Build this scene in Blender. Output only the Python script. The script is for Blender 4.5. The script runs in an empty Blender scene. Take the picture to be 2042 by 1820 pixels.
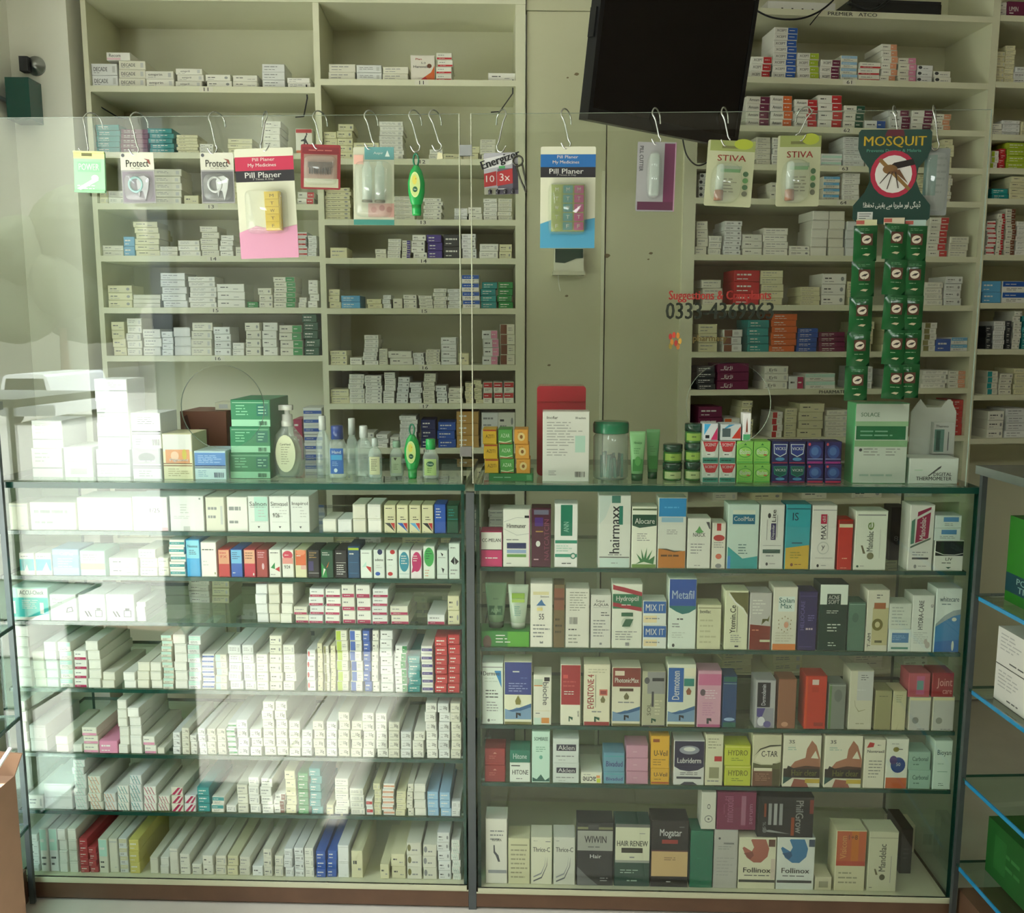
import bpy, math, random, unicodedata
from mathutils import Matrix, Vector
sc = bpy.context.scene
COL = sc.collection
random.seed(7)

# ------------------------------------------------------------------ camera
F, PITCH, CAMZ = 1800.0, math.radians(7.9), 1.47
cam_d = bpy.data.cameras.new('camera')
cam_d.sensor_fit = 'HORIZONTAL'; cam_d.sensor_width = 36.0; cam_d.lens = 36.0 * F / 2042
cam_d.clip_start = 0.02
cam = bpy.data.objects.new('camera', cam_d); COL.objects.link(cam)
cam.location = (0, 0, CAMZ); cam.rotation_euler = (math.pi / 2 - PITCH, 0, 0)
sc.camera = cam

# ------------------------------------------------------------------ sky, sun, exposure
sc.view_settings.view_transform = 'Standard'
sc.view_settings.look = 'None'
sc.view_settings.gamma = 1.0
sc.view_settings.use_curve_mapping = False
sc.view_settings.exposure = 1.1
sc.cycles.use_denoising = True
sc.cycles.max_bounces = 9
sc.cycles.diffuse_bounces = 5
sc.cycles.glossy_bounces = 4
sc.cycles.transparent_max_bounces = 32
sc.cycles.caustics_reflective = False
sc.cycles.caustics_refractive = False
sc.cycles.sample_clamp_indirect = 6.0
world = bpy.data.worlds.new('sky'); sc.world = world; world.use_nodes = True
wn = world.node_tree; bg = wn.nodes['Background']
bg.inputs['Color'].default_value = (0.86, 0.95, 1.0, 1); bg.inputs['Strength'].default_value = 5.6
sun_d = bpy.data.lights.new('sun_offscreen', 'SUN'); sun_d.energy = 11.0; sun_d.angle = 0.01; sun_d.color = (.95, 1, .97)
sun = bpy.data.objects.new('sun_offscreen', sun_d); COL.objects.link(sun)
sun.rotation_euler = Vector((.42, -.07, -.9)).to_track_quat('-Z', 'Y').to_euler()   # high sun from the street side: lights the road and the floor inside the open door
portal_d = bpy.data.lights.new('street_door_portal_offscreen', 'AREA'); portal_d.shape = 'RECTANGLE'
portal_d.size = 2.5; portal_d.size_y = 1.7; portal_d.cycles.is_portal = True
portal = bpy.data.objects.new('street_door_portal_offscreen', portal_d); COL.objects.link(portal)
portal.location = (-1.72, 1.21, 1.27); portal.rotation_euler = (0, math.radians(-90), 0)

# ------------------------------------------------------------------ helpers: colour, materials
def lin(c):
    return c / 12.92 if c <= .04045 else ((c + .055) / 1.055) ** 2.4
PAL = dict(white='e9e8df', paper='dedccb', red='c02a30', crimson='b02456', blue='2457b0', navy='1d2a5e', sky='5fa8d6', teal='1f8f90',
           green='1f8a45', dgreen='14503a', lime='a9c030', plum='6e2145', orange='d8672c', pink='dc8fae', black='1b1b20', grey='8d8f90',
           cream='dcd8b2', yellow='dfb22a', brown='7a4a34', mint='b9e0d2', violet='48368c', peach='dc9b78', olive='7d7a45', dark='3a3c3f',
           text='4a4c4c', ink='23242a', lgrey='c4c6c2', tan='c29a58', lblue='9cc4e2', rose='e9c4cc', brick='b8444a', lemon='d2c86c', ltext='e6e6e0')
def C(s):
    if isinstance(s, tuple): return s
    h = PAL.get(s, s)
    return tuple(lin(int(h[i:i + 2], 16) / 255) for i in (0, 2, 4))

MATS = {}
def mat(name, base=None, rough=.5, metal=0.0, spec=.5, noise=0.0, nscale=40, bump=0.0, attr=False, emit=None, coat=0.0, vary=0.0):
    m = bpy.data.materials.new(name); m.use_nodes = True
    nt = m.node_tree; b = nt.nodes['Principled BSDF']
    b.inputs['Roughness'].default_value = rough; b.inputs['Metallic'].default_value = metal
    b.inputs['Specular IOR Level'].default_value = spec; b.inputs['Coat Weight'].default_value = coat
    if attr:
        a = nt.nodes.new('ShaderNodeAttribute'); a.attribute_name = 'Col'; src = a.outputs['Color']
    else:
        r = nt.nodes.new('ShaderNodeRGB'); r.outputs[0].default_value = (*C(base), 1); src = r.outputs[0]
    if noise or bump:
        tc = nt.nodes.new('ShaderNodeTexCoord'); n = nt.nodes.new('ShaderNodeTexNoise')
        n.inputs['Scale'].default_value = nscale; n.inputs['Detail'].default_value = 5
        nt.links.new(tc.outputs['Object'], n.inputs['Vector'])
        if noise:
            mr = nt.nodes.new('ShaderNodeMapRange')
            mr.inputs['To Min'].default_value = 1 - noise; mr.inputs['To Max'].default_value = 1 + noise * .4
            nt.links.new(n.outputs['Fac'], mr.inputs['Value'])
            mx = nt.nodes.new('ShaderNodeVectorMath'); mx.operation = 'SCALE'
            nt.links.new(src, mx.inputs[0]); nt.links.new(mr.outputs[0], mx.inputs['Scale']); src = mx.outputs[0]
        if bump:
            bp = nt.nodes.new('ShaderNodeBump'); bp.inputs['Strength'].default_value = bump; bp.inputs['Distance'].default_value = .004
            nt.links.new(n.outputs['Fac'], bp.inputs['Height']); nt.links.new(bp.outputs[0], b.inputs['Normal'])
    if vary:
        oi = nt.nodes.new('ShaderNodeObjectInfo'); mr = nt.nodes.new('ShaderNodeMapRange')
        mr.inputs['To Min'].default_value = 1 - vary; mr.inputs['To Max'].default_value = 1.0
        nt.links.new(oi.outputs['Random'], mr.inputs['Value'])
        mx = nt.nodes.new('ShaderNodeVectorMath'); mx.operation = 'SCALE'
        nt.links.new(src, mx.inputs[0]); nt.links.new(mr.outputs[0], mx.inputs['Scale']); src = mx.outputs[0]
    nt.links.new(src, b.inputs['Base Color'])
    if emit:
        b.inputs['Emission Color'].default_value = (*C(emit[0]), 1); b.inputs['Emission Strength'].default_value = emit[1]
    MATS[name] = m; return m

def clear_mat(name, tint, f0=.04, rough=0.0, haze=0.0, attr=False):
    """thin clear sheet: straight-through light with a Fresnel mirror on top"""
    m = bpy.data.materials.new(name); m.use_nodes = True; nt = m.node_tree; nt.nodes.clear()
    out = nt.nodes.new('ShaderNodeOutputMaterial'); tr = nt.nodes.new('ShaderNodeBsdfTransparent'); gl = nt.nodes.new('ShaderNodeBsdfGlossy')
    tr.inputs[0].default_value = (*tint, 1); gl.inputs['Color'].default_value = (1, 1, 1, 1); gl.inputs['Roughness'].default_value = rough
    lw = nt.nodes.new('ShaderNodeLayerWeight'); lw.inputs[0].default_value = .5
    p = nt.nodes.new('ShaderNodeMath'); p.operation = 'POWER'; p.inputs[1].default_value = 5
    nt.links.new(lw.outputs['Facing'], p.inputs[0])
    ma = nt.nodes.new('ShaderNodeMath'); ma.operation = 'MULTIPLY_ADD'; ma.inputs[1].default_value = 1 - f0; ma.inputs[2].default_value = f0
    nt.links.new(p.outputs[0], ma.inputs[0])
    mx = nt.nodes.new('ShaderNodeMixShader'); nt.links.new(ma.outputs[0], mx.inputs[0])
    first = tr.outputs[0]
    if haze:
        df = nt.nodes.new('ShaderNodeBsdfPrincipled'); df.inputs['Roughness'].default_value = .35
        if attr:
            a = nt.nodes.new('ShaderNodeAttribute'); a.attribute_name = 'Col'; nt.links.new(a.outputs['Color'], df.inputs['Base Color'])
        else:
            df.inputs['Base Color'].default_value = (*tint, 1)
        h = nt.nodes.new('ShaderNodeMixShader'); h.inputs[0].default_value = haze
        nt.links.new(tr.outputs[0], h.inputs[1]); nt.links.new(df.outputs[0], h.inputs[2]); first = h.outputs[0]
    nt.links.new(first, mx.inputs[1]); nt.links.new(gl.outputs[0], mx.inputs[2]); nt.links.new(mx.outputs[0], out.inputs[0])
    MATS[name] = m; return m

mat('print', attr=True, rough=.42, vary=.10)
mat('gloss', attr=True, rough=.16, spec=.6)
mat('matte', attr=True, rough=.7)
mat('wood_panel', '7a6a5a', rough=.6, noise=.2, nscale=7)
mat('laminate', 'dbdbc0', rough=.42, noise=.05, nscale=6)
mat('laminate_tan', 'c8c7a8', rough=.42, noise=.06, nscale=5)
mat('plaster', 'f0f0e4', rough=.8, noise=.06, nscale=8, bump=.15)
mat('wood', '6b4e3b', rough=.4, noise=.35, nscale=14)
mat('wire', 'c9cbc8', rough=.22, metal=1)
mat('alu', 'b4b8b8', rough=.32, metal=1, noise=.1, nscale=60)
mat('grey_board', '8d928e', rough=.6, noise=.15, nscale=9)
mat('post_metal', '62686a', rough=.4, metal=.6, noise=.15, nscale=40)
mat('glass_edge', '17473c', rough=.18, spec=.7, noise=.2, nscale=30)
mat('blue_edge', '1f8fc8', rough=.12, spec=.8, noise=.1, nscale=30)
mat('black_gloss', '08080a', rough=.08, spec=.6, noise=.2, nscale=20)
mat('black_plastic', '16171a', rough=.4, noise=.2, nscale=50)
mat('floor_tile', 'd6cfc2', rough=.25, noise=.12, nscale=9)
mat('ceiling_paint', 'd2d2c8', rough=.85, noise=.04, nscale=5)
mat('street', 'b4b1a6', rough=.9, noise=.15, nscale=2)
mat('card_brown', '8f7058', rough=.75, noise=.15, nscale=20)
mat('lamp_white', 'ffffff', rough=.4, emit=('f4fbf6', 7.5))
mat('facade', 'a5a18f', rough=.85, noise=.3, nscale=.6)
mat('leaf', '767d60', rough=.7, noise=.5, nscale=3)
mat('van_paint', 'ecece8', rough=.25, noise=.03, nscale=4)
clear_mat('pane', (.965, .985, .968))
clear_mat('shelf_glass', (.84, .95, .90))
clear_mat('clear_plastic', (.93, .95, .93), haze=.10)
clear_mat('bottle_clear', (.90, .96, .94), haze=.24)
clear_mat('tint_plastic', (.9, .9, .9), haze=.55, attr=True)

# ------------------------------------------------------------------ helpers: mesh building
def smooth_path(pts, n=6):
    out = []
    P = [Vector(p) for p in pts]
    for i in range(len(P) - 1):
        a = P[max(i - 1, 0)]; b = P[i]; c = P[i + 1]; d = P[min(i + 2, len(P) - 1)]
        for k in range(n):
            t = k / n
            out.append(.5 * ((2 * b) + (c - a) * t + (2 * a - 5 * b + 4 * c - d) * t * t + (3 * b - a - 3 * c + d) * t ** 3))
    out.append(P[-1]); return out

class MB:
    def __init__(s): s.v = []; s.f = []; s.c = []; s.m = []; s.M = None
    def add(s, vs, fs, col='white', mi=0):
        o = len(s.v)
        s.v += [tuple(s.M @ Vector(p)) if s.M else tuple(p) for p in vs]
        col = C(col)
        for f in fs: s.f.append([i + o for i in f]); s.c.append(col); s.m.append(mi)
        return s
    def box(s, x0, y0, z0, x1, y1, z1, col='white', mi=0):
        v = [(x, y, z) for z in (z0, z1) for y in (y0, y1) for x in (x0, x1)]
        return s.add(v, [(0, 2, 3, 1), (4, 5, 7, 6), (0, 1, 5, 4), (2, 6, 7, 3), (0, 4, 6, 2), (1, 3, 7, 5)], col, mi)
    def poly(s, pts, y, col, mi=0):                       # polygon facing -y
        return s.add([(x, y, z) for x, z in pts], [list(range(len(pts)))], col, mi)
    def prism(s, pts, y0, y1, col, mi=0):                 # outline in x,z, extruded along y
        n = len(pts)
        v = [(x, y0, z) for x, z in pts] + [(x, y1, z) for x, z in pts]
        f = [list(range(n)), list(range(2 * n - 1, n - 1, -1))] + [(i, n + i, n + (i + 1) % n, (i + 1) % n) for i in range(n)]
        return s.add(v, f, col, mi)
    def loft(s, prof, cx=0, cy=0, n=20, col='white', mi=0, caps=True, power=2.0):   # prof: (z, rx, ry); power > 2 squares the section off
        v = []
        for z, rx, ry in prof:
            for k in range(n):
                a = 2 * math.pi * k / n; ca, sa = math.cos(a), math.sin(a)
                e = 2 / power
                v.append((cx + rx * math.copysign(abs(ca) ** e, ca), cy + ry * math.copysign(abs(sa) ** e, sa), z))
        f = [(i * n + k, i * n + (k + 1) % n, (i + 1) * n + (k + 1) % n, (i + 1) * n + k) for i in range(len(prof) - 1) for k in range(n)]
        if caps: f += [list(range(n - 1, -1, -1)), list(range((len(prof) - 1) * n, len(prof) * n))]
        return s.add(v, f, col, mi)
    def tube(s, pts, r, col='grey', n=8, mi=0):
        P = [Vector(p) for p in pts]; v = []; prev = None
        for i, p in enumerate(P):
            t = (P[min(i + 1, len(P) - 1)] - P[max(i - 1, 0)]).normalized()
            u = t.cross(Vector((0, 1, 0.01)) if prev is None else prev.cross(t).cross(t) * -1) if prev is None else (prev - t * prev.dot(t))
            if u.length < 1e-6: u = t.cross(Vector((1, 0, 0)))
            u.normalize(); prev = u; w = t.cross(u)
            for k in range(n):
                a = 2 * math.pi * k / n; v.append(p + (u * math.cos(a) + w * math.sin(a)) * r)
        f = [(i * n + k, i * n + (k + 1) % n, (i + 1) * n + (k + 1) % n, (i + 1) * n + k) for i in range(len(P) - 1) for k in range(n)]
        f += [list(range(n - 1, -1, -1)), list(range((len(P) - 1) * n, len(P) * n))]
        return s.add(v, f, col, mi)
    def mesh(s, name, mats, smooth=False):
        me = bpy.data.meshes.new(name); me.from_pydata(s.v, [], s.f)
        a = me.color_attributes.new('Col', 'FLOAT_COLOR', 'CORNER')
        buf = []
        for f, c in zip(s.f, s.c): buf += [*c, 1.0] * len(f)
        a.data.foreach_set('color', buf)
        for m in mats: me.materials.append(MATS[m])
        me.polygons.foreach_set('material_index', s.m)
        if smooth: me.polygons.foreach_set('use_smooth', [True] * len(s.f))
        me.update(); return me

def link(o, parent=None):
    COL.objects.link(o)
    if parent: o.parent = parent
    return o
def tag(o, label=None, cat=None, group=None, kind=None):
    for k, v in (('label', label), ('category', cat), ('group', group), ('kind', kind)):
        if v: o[k] = v
    return o
def part(name, mb, mats, parent=None, smooth=False):
    if isinstance(mats, str): mats = [mats]
    return link(bpy.data.objects.new(name, mb.mesh(name, mats, smooth)), parent)
def empty(name, mw, label=None, cat=None, group=None, kind=None):
    o = link(bpy.data.objects.new(name, None)); o.empty_display_size = .05; o.matrix_world = mw
    return tag(o, label, cat, group, kind)

# ------------------------------------------------------------------ lettering
FORMS = {}
for cp in list(range(0xFB50, 0xFDFF)) + list(range(0xFE80, 0xFEFD)):
    d = unicodedata.decomposition(chr(cp)).split()
    if len(d) == 2 and d[0] in ('<isolated>', '<initial>', '<medial>', '<final>'): FORMS[(chr(int(d[1], 16)), d[0][1:-1])] = chr(cp)
def shape_urdu(t):
    out = []
    for i, ch in enumerate(t):
        pre = i > 0 and (t[i - 1], 'initial') in FORMS and (ch, 'final') in FORMS
        nxt = i + 1 < len(t) and (ch, 'initial') in FORMS and (t[i + 1], 'final') in FORMS
        out.append(FORMS.get((ch, 'medial' if pre and nxt else 'final' if pre else 'initial' if nxt else 'isolated'), ch))
    return ''.join(reversed(out))
_tx = {}
def text_geo(t, bold=.012):
    if (t, bold) not in _tx:
        cu = bpy.data.curves.new('lettering', 'FONT'); cu.body = t; cu.resolution_u = 2
        ob = bpy.data.objects.new('lettering', cu); COL.objects.link(ob)
        me = bpy.data.meshes.new_from_object(ob.evaluated_get(bpy.context.evaluated_depsgraph_get()))
        vs = [(v.co.x, v.co.y) for v in me.vertices]; fs = [list(p.vertices) for p in me.polygons]
        bpy.data.objects.remove(ob); bpy.data.curves.remove(cu); bpy.data.meshes.remove(me)
        x0 = min((v[0] for v in vs), default=0); x1 = max((v[0] for v in vs), default=1)
        y0 = min((v[1] for v in vs), default=0); y1 = max((v[1] for v in vs), default=1)
        _tx[(t, bold)] = ([((x - x0) / max(x1 - x0, 1e-6), (y - y0) / max(y1 - y0, 1e-6)) for x, y in vs], fs, (x1 - x0) / max(y1 - y0, 1e-6))
    return _tx[(t, bold)]
def put_text(mb, t, x0, z0, x1, z1, y, col, turn=0, bold=.012, mi=0):
    """lettering filling the rectangle; turn 1 reads upwards, -1 downwards, 2 upside down"""
    vs, fs, asp = text_geo(t, bold)
    W, H = (x1 - x0, z1 - z0) if turn in (0, 2) else (z1 - z0, x1 - x0)
    w, h = W, H
    if w / max(h, 1e-6) > asp * 1.5: w = h * asp * 1.5
    if w / max(h, 1e-6) < asp * .62: h = w / (asp * .62)
    cx, cz = (x0 + x1) / 2, (z0 + z1) / 2; out = []
    for u, v in vs:
        a, b = (u - .5) * w, (v - .5) * h
        if turn == 1: a, b = -b, a
        elif turn == -1: a, b = b, -a
        elif turn == 2: a, b = -a, -b
        out.append((cx + a, y, cz + b))
    mb.add(out, fs, col, mi)
    if bold:                                                     # heavier strokes: the same letters again a hair to each side
        s = bold * min(w, h * 4) * .35
        for k in (-1, 1): mb.add([(px + k * s * (turn in (0, 2)), y - .00002, pz + k * s * (turn in (1, -1))) for px, y, pz in out], fs, col, mi)

def draw(mb, spec, x0, z0, w, h, y, eps=.00012, rng=random, mi=0):
    """flat print on a face that looks along -y.  R rect, E ellipse, T/U/D/I text, L lines of small print, P polygon, Q barcode"""
    X = lambda u: x0 + u * w
    Z = lambda v: z0 + v * h
    for tok in spec.split(';'):
        tok = tok.strip()
        if not tok: continue
        y -= eps; a = tok.split(None, 6); k = a[0]
        if k == 'R':
            q = list(map(float, a[1:5])); mb.poly([(X(q[0]), Z(q[1])), (X(q[2]), Z(q[1])), (X(q[2]), Z(q[3])), (X(q[0]), Z(q[3]))], y, a[5], mi)
        elif k == 'E':
            q = list(map(float, a[1:5])); mb.poly([(X(q[0] + q[2] * math.cos(t * math.pi / 10)), Z(q[1] + q[3] * math.sin(t * math.pi / 10))) for t in range(20)], y, a[5], mi)
        elif k in 'TUDI':
            q = list(map(float, a[1:5])); put_text(mb, a[6], X(q[0]), Z(q[1]), X(q[2]), Z(q[3]), y, a[5], {'T': 0, 'U': 1, 'D': -1, 'I': 2}[k], mi=mi)
        elif k == 'L':
            q = list(map(float, a[1:5])); n = int(a[5]); lh = (q[3] - q[1]) / n
            for i in range(n):
                zz = q[1] + lh * (i + .34); u = q[0]; end = q[0] + (q[2] - q[0]) * rng.uniform(.55, 1)
                while u < end - .03:
                    e = min(end, u + rng.uniform(.08, .26)); mb.poly([(X(u), Z(zz)), (X(e), Z(zz)), (X(e), Z(zz + lh * .32)), (X(u), Z(zz + lh * .32))], y, a[6], mi); u = e + .035
        elif k == 'P':
            b = tok.split(); q = list(map(float, b[2:])); mb.poly([(X(q[i]), Z(q[i + 1])) for i in range(0, len(q), 2)], y, b[1], mi)
        elif k == 'Q':
            q = list(map(float, a[1:5])); n = 9
            for i in range(n):
                u = q[0] + (q[2] - q[0]) * i / n; e = u + (q[2] - q[0]) / n * rng.uniform(.25, .7)
                mb.poly([(X(u), Z(q[1])), (X(e), Z(q[1])), (X(e), Z(q[3])), (X(u), Z(q[3]))], y, a[5], mi)

# ------------------------------------------------------------------ photo pixel -> place on an upright plane
class Frame:
    """a piece of furniture's own axes: x along its front, y into it, z up"""
    def __init__(s, ox, oy, deg):
        s.M = Matrix.Translation((ox, oy, 0)) @ Matrix.Rotation(math.radians(deg), 4, 'Z'); s.I = s.M.inverted()
    def hit(s, px, py, ly=0.0):
        u, v = (px - 1021) / F, (py - 910) / F
        d = Vector((u, math.cos(PITCH) - v * math.sin(PITCH), -math.sin(PITCH) - v * math.cos(PITCH)))
        o = s.I @ Vector((0, 0, CAMZ)); d = s.I.to_3x3() @ d
        t = (ly - o.y) / d.y; p = o + d * t
        return p.x, p.z
    def at(s, x, y, z, rz=0.0):
        return s.M @ Matrix.Translation((x, y, z)) @ Matrix.Rotation(rz, 4, 'Z')
COUNTER = Frame(0, 2.14, -2.0)
CAB = Frame(0, 3.05, 1.6)
x_, _z = CAB.hit(1385, 500)
p_ = CAB.M @ Vector((x_, 0, 0))
RACK = Frame(p_.x, p_.y, 6.0)

# ------------------------------------------------------------------ the room
def struct(name, mb, mats, parent=None):
    o = part(name, mb, mats, parent)
    if not parent: o['kind'] = 'structure'
    return o
xl, _ = CAB.hit(58, 500); xcr, _ = CAB.hit(158, 300)
LW = (CAB.M @ Vector((xl, 0, 0))).x                      # inner face of the street-side wall
ROOM_Y0, ROOM_Y1, ROOM_X1, CEIL = -2.6, 3.75, 2.4, 2.92
struct('floor', MB().box(LW - .3, ROOM_Y0 - .1, -.05, ROOM_X1, ROOM_Y1, -.008), 'floor_tile')
floor_o = bpy.data.objects['floor']
tile_me = MB().box(-.196, -.196, -.009, .196, .196, 0).mesh('tile', ['floor_tile'])
for i in range(7):
    for j in range(3):
        t = link(bpy.data.objects.new('tile', tile_me), floor_o); t.location = (-1.45 + i * .4, 1.0 + j * .4, 0)
struct('ceiling', MB().box(LW - .3, ROOM_Y0, CEIL, ROOM_X1, ROOM_Y1, CEIL + .1), 'ceiling_paint')
struct('wall_back', MB().box(LW - .3, ROOM_Y1 - .1, -.05, ROOM_X1, ROOM_Y1, CEIL + .1), 'plaster')
struct('wall_right', MB().box(ROOM_X1, ROOM_Y0, -.05, ROOM_X1 + .1, ROOM_Y1, CEIL + .1), 'wood_panel')
struct('wall_front', MB().box(LW - .3, ROOM_Y0 - .1, -.05, ROOM_X1 + .1, ROOM_Y0, CEIL + .1), 'wood_panel')
mb = MB().box(LW - .14, 2.06, -.05, LW, 3.65, CEIL + .02); mb.box(LW - .14, ROOM_Y0, 2.55, LW, 2.06, CEIL + .02); mb.box(LW - .14, ROOM_Y0, -.05, LW, .36, 2.55)
struct('wall_left', mb, 'plaster')
mb = MB(); mb.M = CAB.M.copy(); mb.box(xl - .002, -.03, 0, xcr, .5, CEIL)
struct('trim_1', mb, 'plaster')                          # the white column between the wall and the cabinet
mb = MB().box(LW - .12, 1.98, 0, LW - .03, 2.055, 2.5); mb.box(LW - .12, .37, 2.47, LW - .03, 2.055, 2.545); mb.box(LW - .12, .37, 0, LW - .03, .44, 2.5)
struct('window_1', mb, 'post_metal')                            # the street door's frame, standing open

# the street seen only as a reflection in the counter glass
struct('street', MB().box(-60, -60, -1.0, LW - .32, 30, -.9), 'street')
mb = MB().box(-31, -70, -1, -30, 30, 22); struct('wall_street', mb, 'facade')
def reflect_ground(px, py, z):
    x, zz = COUNTER.hit(px, py, .012); p = COUNTER.M @ Vector((x, .012, zz)); n = COUNTER.M.to_3x3() @ Vector((0, -1, 0))
    d = (p - Vector((0, 0, CAMZ))).normalized(); d = d - 2 * d.dot(n) * n
    t = (z - p.z) / d.z; return p + d * t, d
vp, vd = reflect_ground(118, 836, -.9)
van = empty('parked_car', Matrix.Translation(vp) @ Matrix.Rotation(math.atan2(-vd.x, vd.y) + .5, 4, 'Z'), 'small white car parked on the street, seen mirrored in the counter glass', 'car')
body = part('body', MB().prism([(-.68, .22), (.68, .22), (.7, .72), (.56, 1.22), (.48, 1.28), (-.48, 1.28), (-.56, 1.22), (-.7, .72)], -1.5, 1.5, 'white'), 'van_paint', van)
part('windscreen', MB().prism([(-.56, .78), (.56, .78), (.48, 1.18), (-.48, 1.18)], -1.52, -1.49, 'dark'), 'black_gloss', van)
part('bumper', MB().box(-.72, -1.56, .25, .72, -1.48, .5, 'grey'), 'matte', van)
for sx in (-.6, .6):
    for sy in (-1.0, 1.0):
        w = MB(); w.M = Matrix.Translation((sx, sy, .28)) @ Matrix.Rotation(math.pi / 2, 4, 'Y'); w.loft([(-.08, .28, .28), (.08, .28, .28)], col='black')
        part('wheel', w, 'matte', van)
for i, (dx, dy, r) in enumerate(((-21, -32, 3.4), (-24, -16, 3.8), (-19, -46, 4.0), (-25, -2, 3.6))):
    t = empty('street_tree', Matrix.Translation((dx, dy, -.9)), 'leafy street tree %s, mirrored in the glass' % ('beside the white car', 'across from the shop door', 'beyond the white car', 'furthest from the white car')[i], 'tree', 'street trees')
    part('trunk', MB().loft([(0, .2, .2), (2.5, .14, .14)], col='brown'), 'card_brown', t)
    cr = MB()
    for k in range(9):
        a = k * 2.4; rr = r * (.45 + .1 * (k % 3)); ox, oy, oz = r * .5 * math.cos(a), r * .5 * math.sin(a), 3.4 + .32 * k
        cr.loft([(oz + rr * math.sin(b), rr * math.cos(b) + .01, rr * math.cos(b) + .01) for b in [-1.5 + .3 * q for q in range(11)]], ox, oy, n=10)
    part('crown', cr, 'leaf', t)

# ceiling lamps (out of frame)
for i, (x, y) in enumerate(((.5, -1.3), (-1.1, -.8), (1.75, -1.3))):
    t = empty('ceiling_lamp_offscreen', Matrix.Translation((x, y, CEIL)), 'square white ceiling lamp %s' % ('midway along the shop', 'by the open street door', 'furthest from the street door')[i], 'lamp', 'ceiling lamps')
    part('housing', MB().box(-.31, -.31, -.05, .31, .31, 0), 'matte', t)
    part('diffuser_offscreen', MB().box(-.29, -.29, -.058, .29, .29, -.05), 'lamp_white', t)

# things on the street-side wall
t = empty('wall_bell', CAB.at(CAB.hit(72, 132, -.03)[0], -.03, CAB.hit(72, 132, -.03)[1]), 'round metal bell plate on the white column', 'bell')
mb = MB(); mb.M = Matrix.Rotation(math.pi / 2, 4, 'X'); mb.loft([(0, .03, .03), (.006, .029, .029), (.014, .012, .012), (.02, .01, .01)], col='lgrey'); part('plate', mb, 'alu', t, True)
part('bracket', MB().box(-.038, -.03, -.022, -.012, 0, .022, 'dark'), 'matte', t)
bx, bz = CAB.hit(52, 204, -.06)
t = empty('door_closer', CAB.at(bx, -.06, bz), 'dark green boxed door closer on the street-side wall', 'door closer')
part('housing', MB().box(-.036, -.05, -.062, .036, .03, .062, '24584f'), 'gloss', t); part('arm', MB().box(-.05, -.1, -.01, -.036, .04, .0, 'grey'), 'alu', t)

# ------------------------------------------------------------------ wall cabinets
BOUND = {}      # name -> free span along the shelf
UNDER = {}      # cabinet letter -> undersides of its boards
SHELF = {}      # name -> (frame, z of the top face, ly of carton fronts, pixel line of the carton feet)
def cab_x(fr, px, py=400): return fr.hit(px, py)[0]
def shelf_z(fr, line, ly):
    x0, y0, x1, y1 = line; ym = (y0 + y1) / 2
    return fr.hit((x0 + x1) / 2, ym, ly)[1]
def board(fr, name, xa, xb, line, parent, depth, tagtxt=None, th=.019, ly=.0):
    z = shelf_z(fr, line, ly)
    mb = MB(); mb.M = fr.M.copy(); mb.box(xa, ly, z - th, xb, depth, z)
    o = part('shelf', mb, 'laminate', parent)
    if tagtxt:
        n = MB(); n.M = fr.M.copy(); c = (xa + xb) / 2 + .01; w = .012 * len(tagtxt)
        if len(tagtxt) < 4: n.box(c - w * .9, ly - .0006, z - th + .002, c + w * .9, ly, z - .002, 'paper')
        put_text(n, tagtxt, c - w / 2, z - th + .004, c + w / 2, z - .004, ly - .001, 'ink')
        part('shelf_number', n, 'matte', o)
    SHELF[name] = (fr, z, ly + .012, line); BOUND[name] = (xa, xb); UNDER.setdefault(name[0], []).append(z - th)
    return z
def upright(fr, xa, xb, z0, z1, depth, parent, name='upright', m='laminate', ly=0.0):
    mb = MB(); mb.M = fr.M.copy(); mb.box(xa, ly, z0, xb, depth, z1); return part(name, mb, m, parent)

ZT = CAB.hit(600, 2)[1]; DEP = .27
XA0, XA1 = cab_x(CAB, 184), cab_x(CAB, 194); XM0, XM1 = cab_x(CAB, 634), cab_x(CAB, 646); XB0, XB1 = cab_x(CAB, 1028), cab_x(CAB, 1047)
XP1 = cab_x(CAB, 1362)
cab = empty('wall_cabinet', Matrix.Identity(4), 'cream two-bay wall shelving between the white column and the beige panel', 'shelving')

for a, b in ((XA0, XA1), (XM0, XM1), (XB0, XB1)): upright(CAB, a, b, 0, ZT + .03, DEP, cab)
upright(CAB, XA0, XB1, 0, ZT + .03, DEP + .012, cab, 'back_panel', ly=DEP)
upright(CAB, XA0, XB1, ZT - .004, ZT + .03, DEP, cab, 'top_board', ly=-.004)
zlow = CAB.hit(600, 1170)[1]
for i, ya in enumerate((172, 304, 406, 510, 613, 709)):
    board(CAB, 'L%d' % (i + 1), XA1, XM0, (190, ya - 2, 635, ya + 2), cab, DEP, str(11 + i))
board(CAB, 'L7', XA1, XM0, (190, 955, 635, 955), cab, DEP)
board(CAB, 'L8', XA1, XM0, (190, 1072, 635, 1072), cab, DEP)
for i, ya in enumerate((158, 316, 437, 514, 614, 727, 804, 893)):
    board(CAB, 'M%d' % (i + 1), XM1, XB0, (640, ya - 1, 1030, ya + 2), cab, DEP, str(11 + i))
board(CAB, 'M9', XM1, XB0, (640, 975, 1030, 975), cab, DEP)
board(CAB, 'M10', XM1, XB0, (640, 1090, 1030, 1090), cab, DEP)
UNDER['L'].append(ZT - .004); UNDER['M'].append(ZT - .004)
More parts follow.
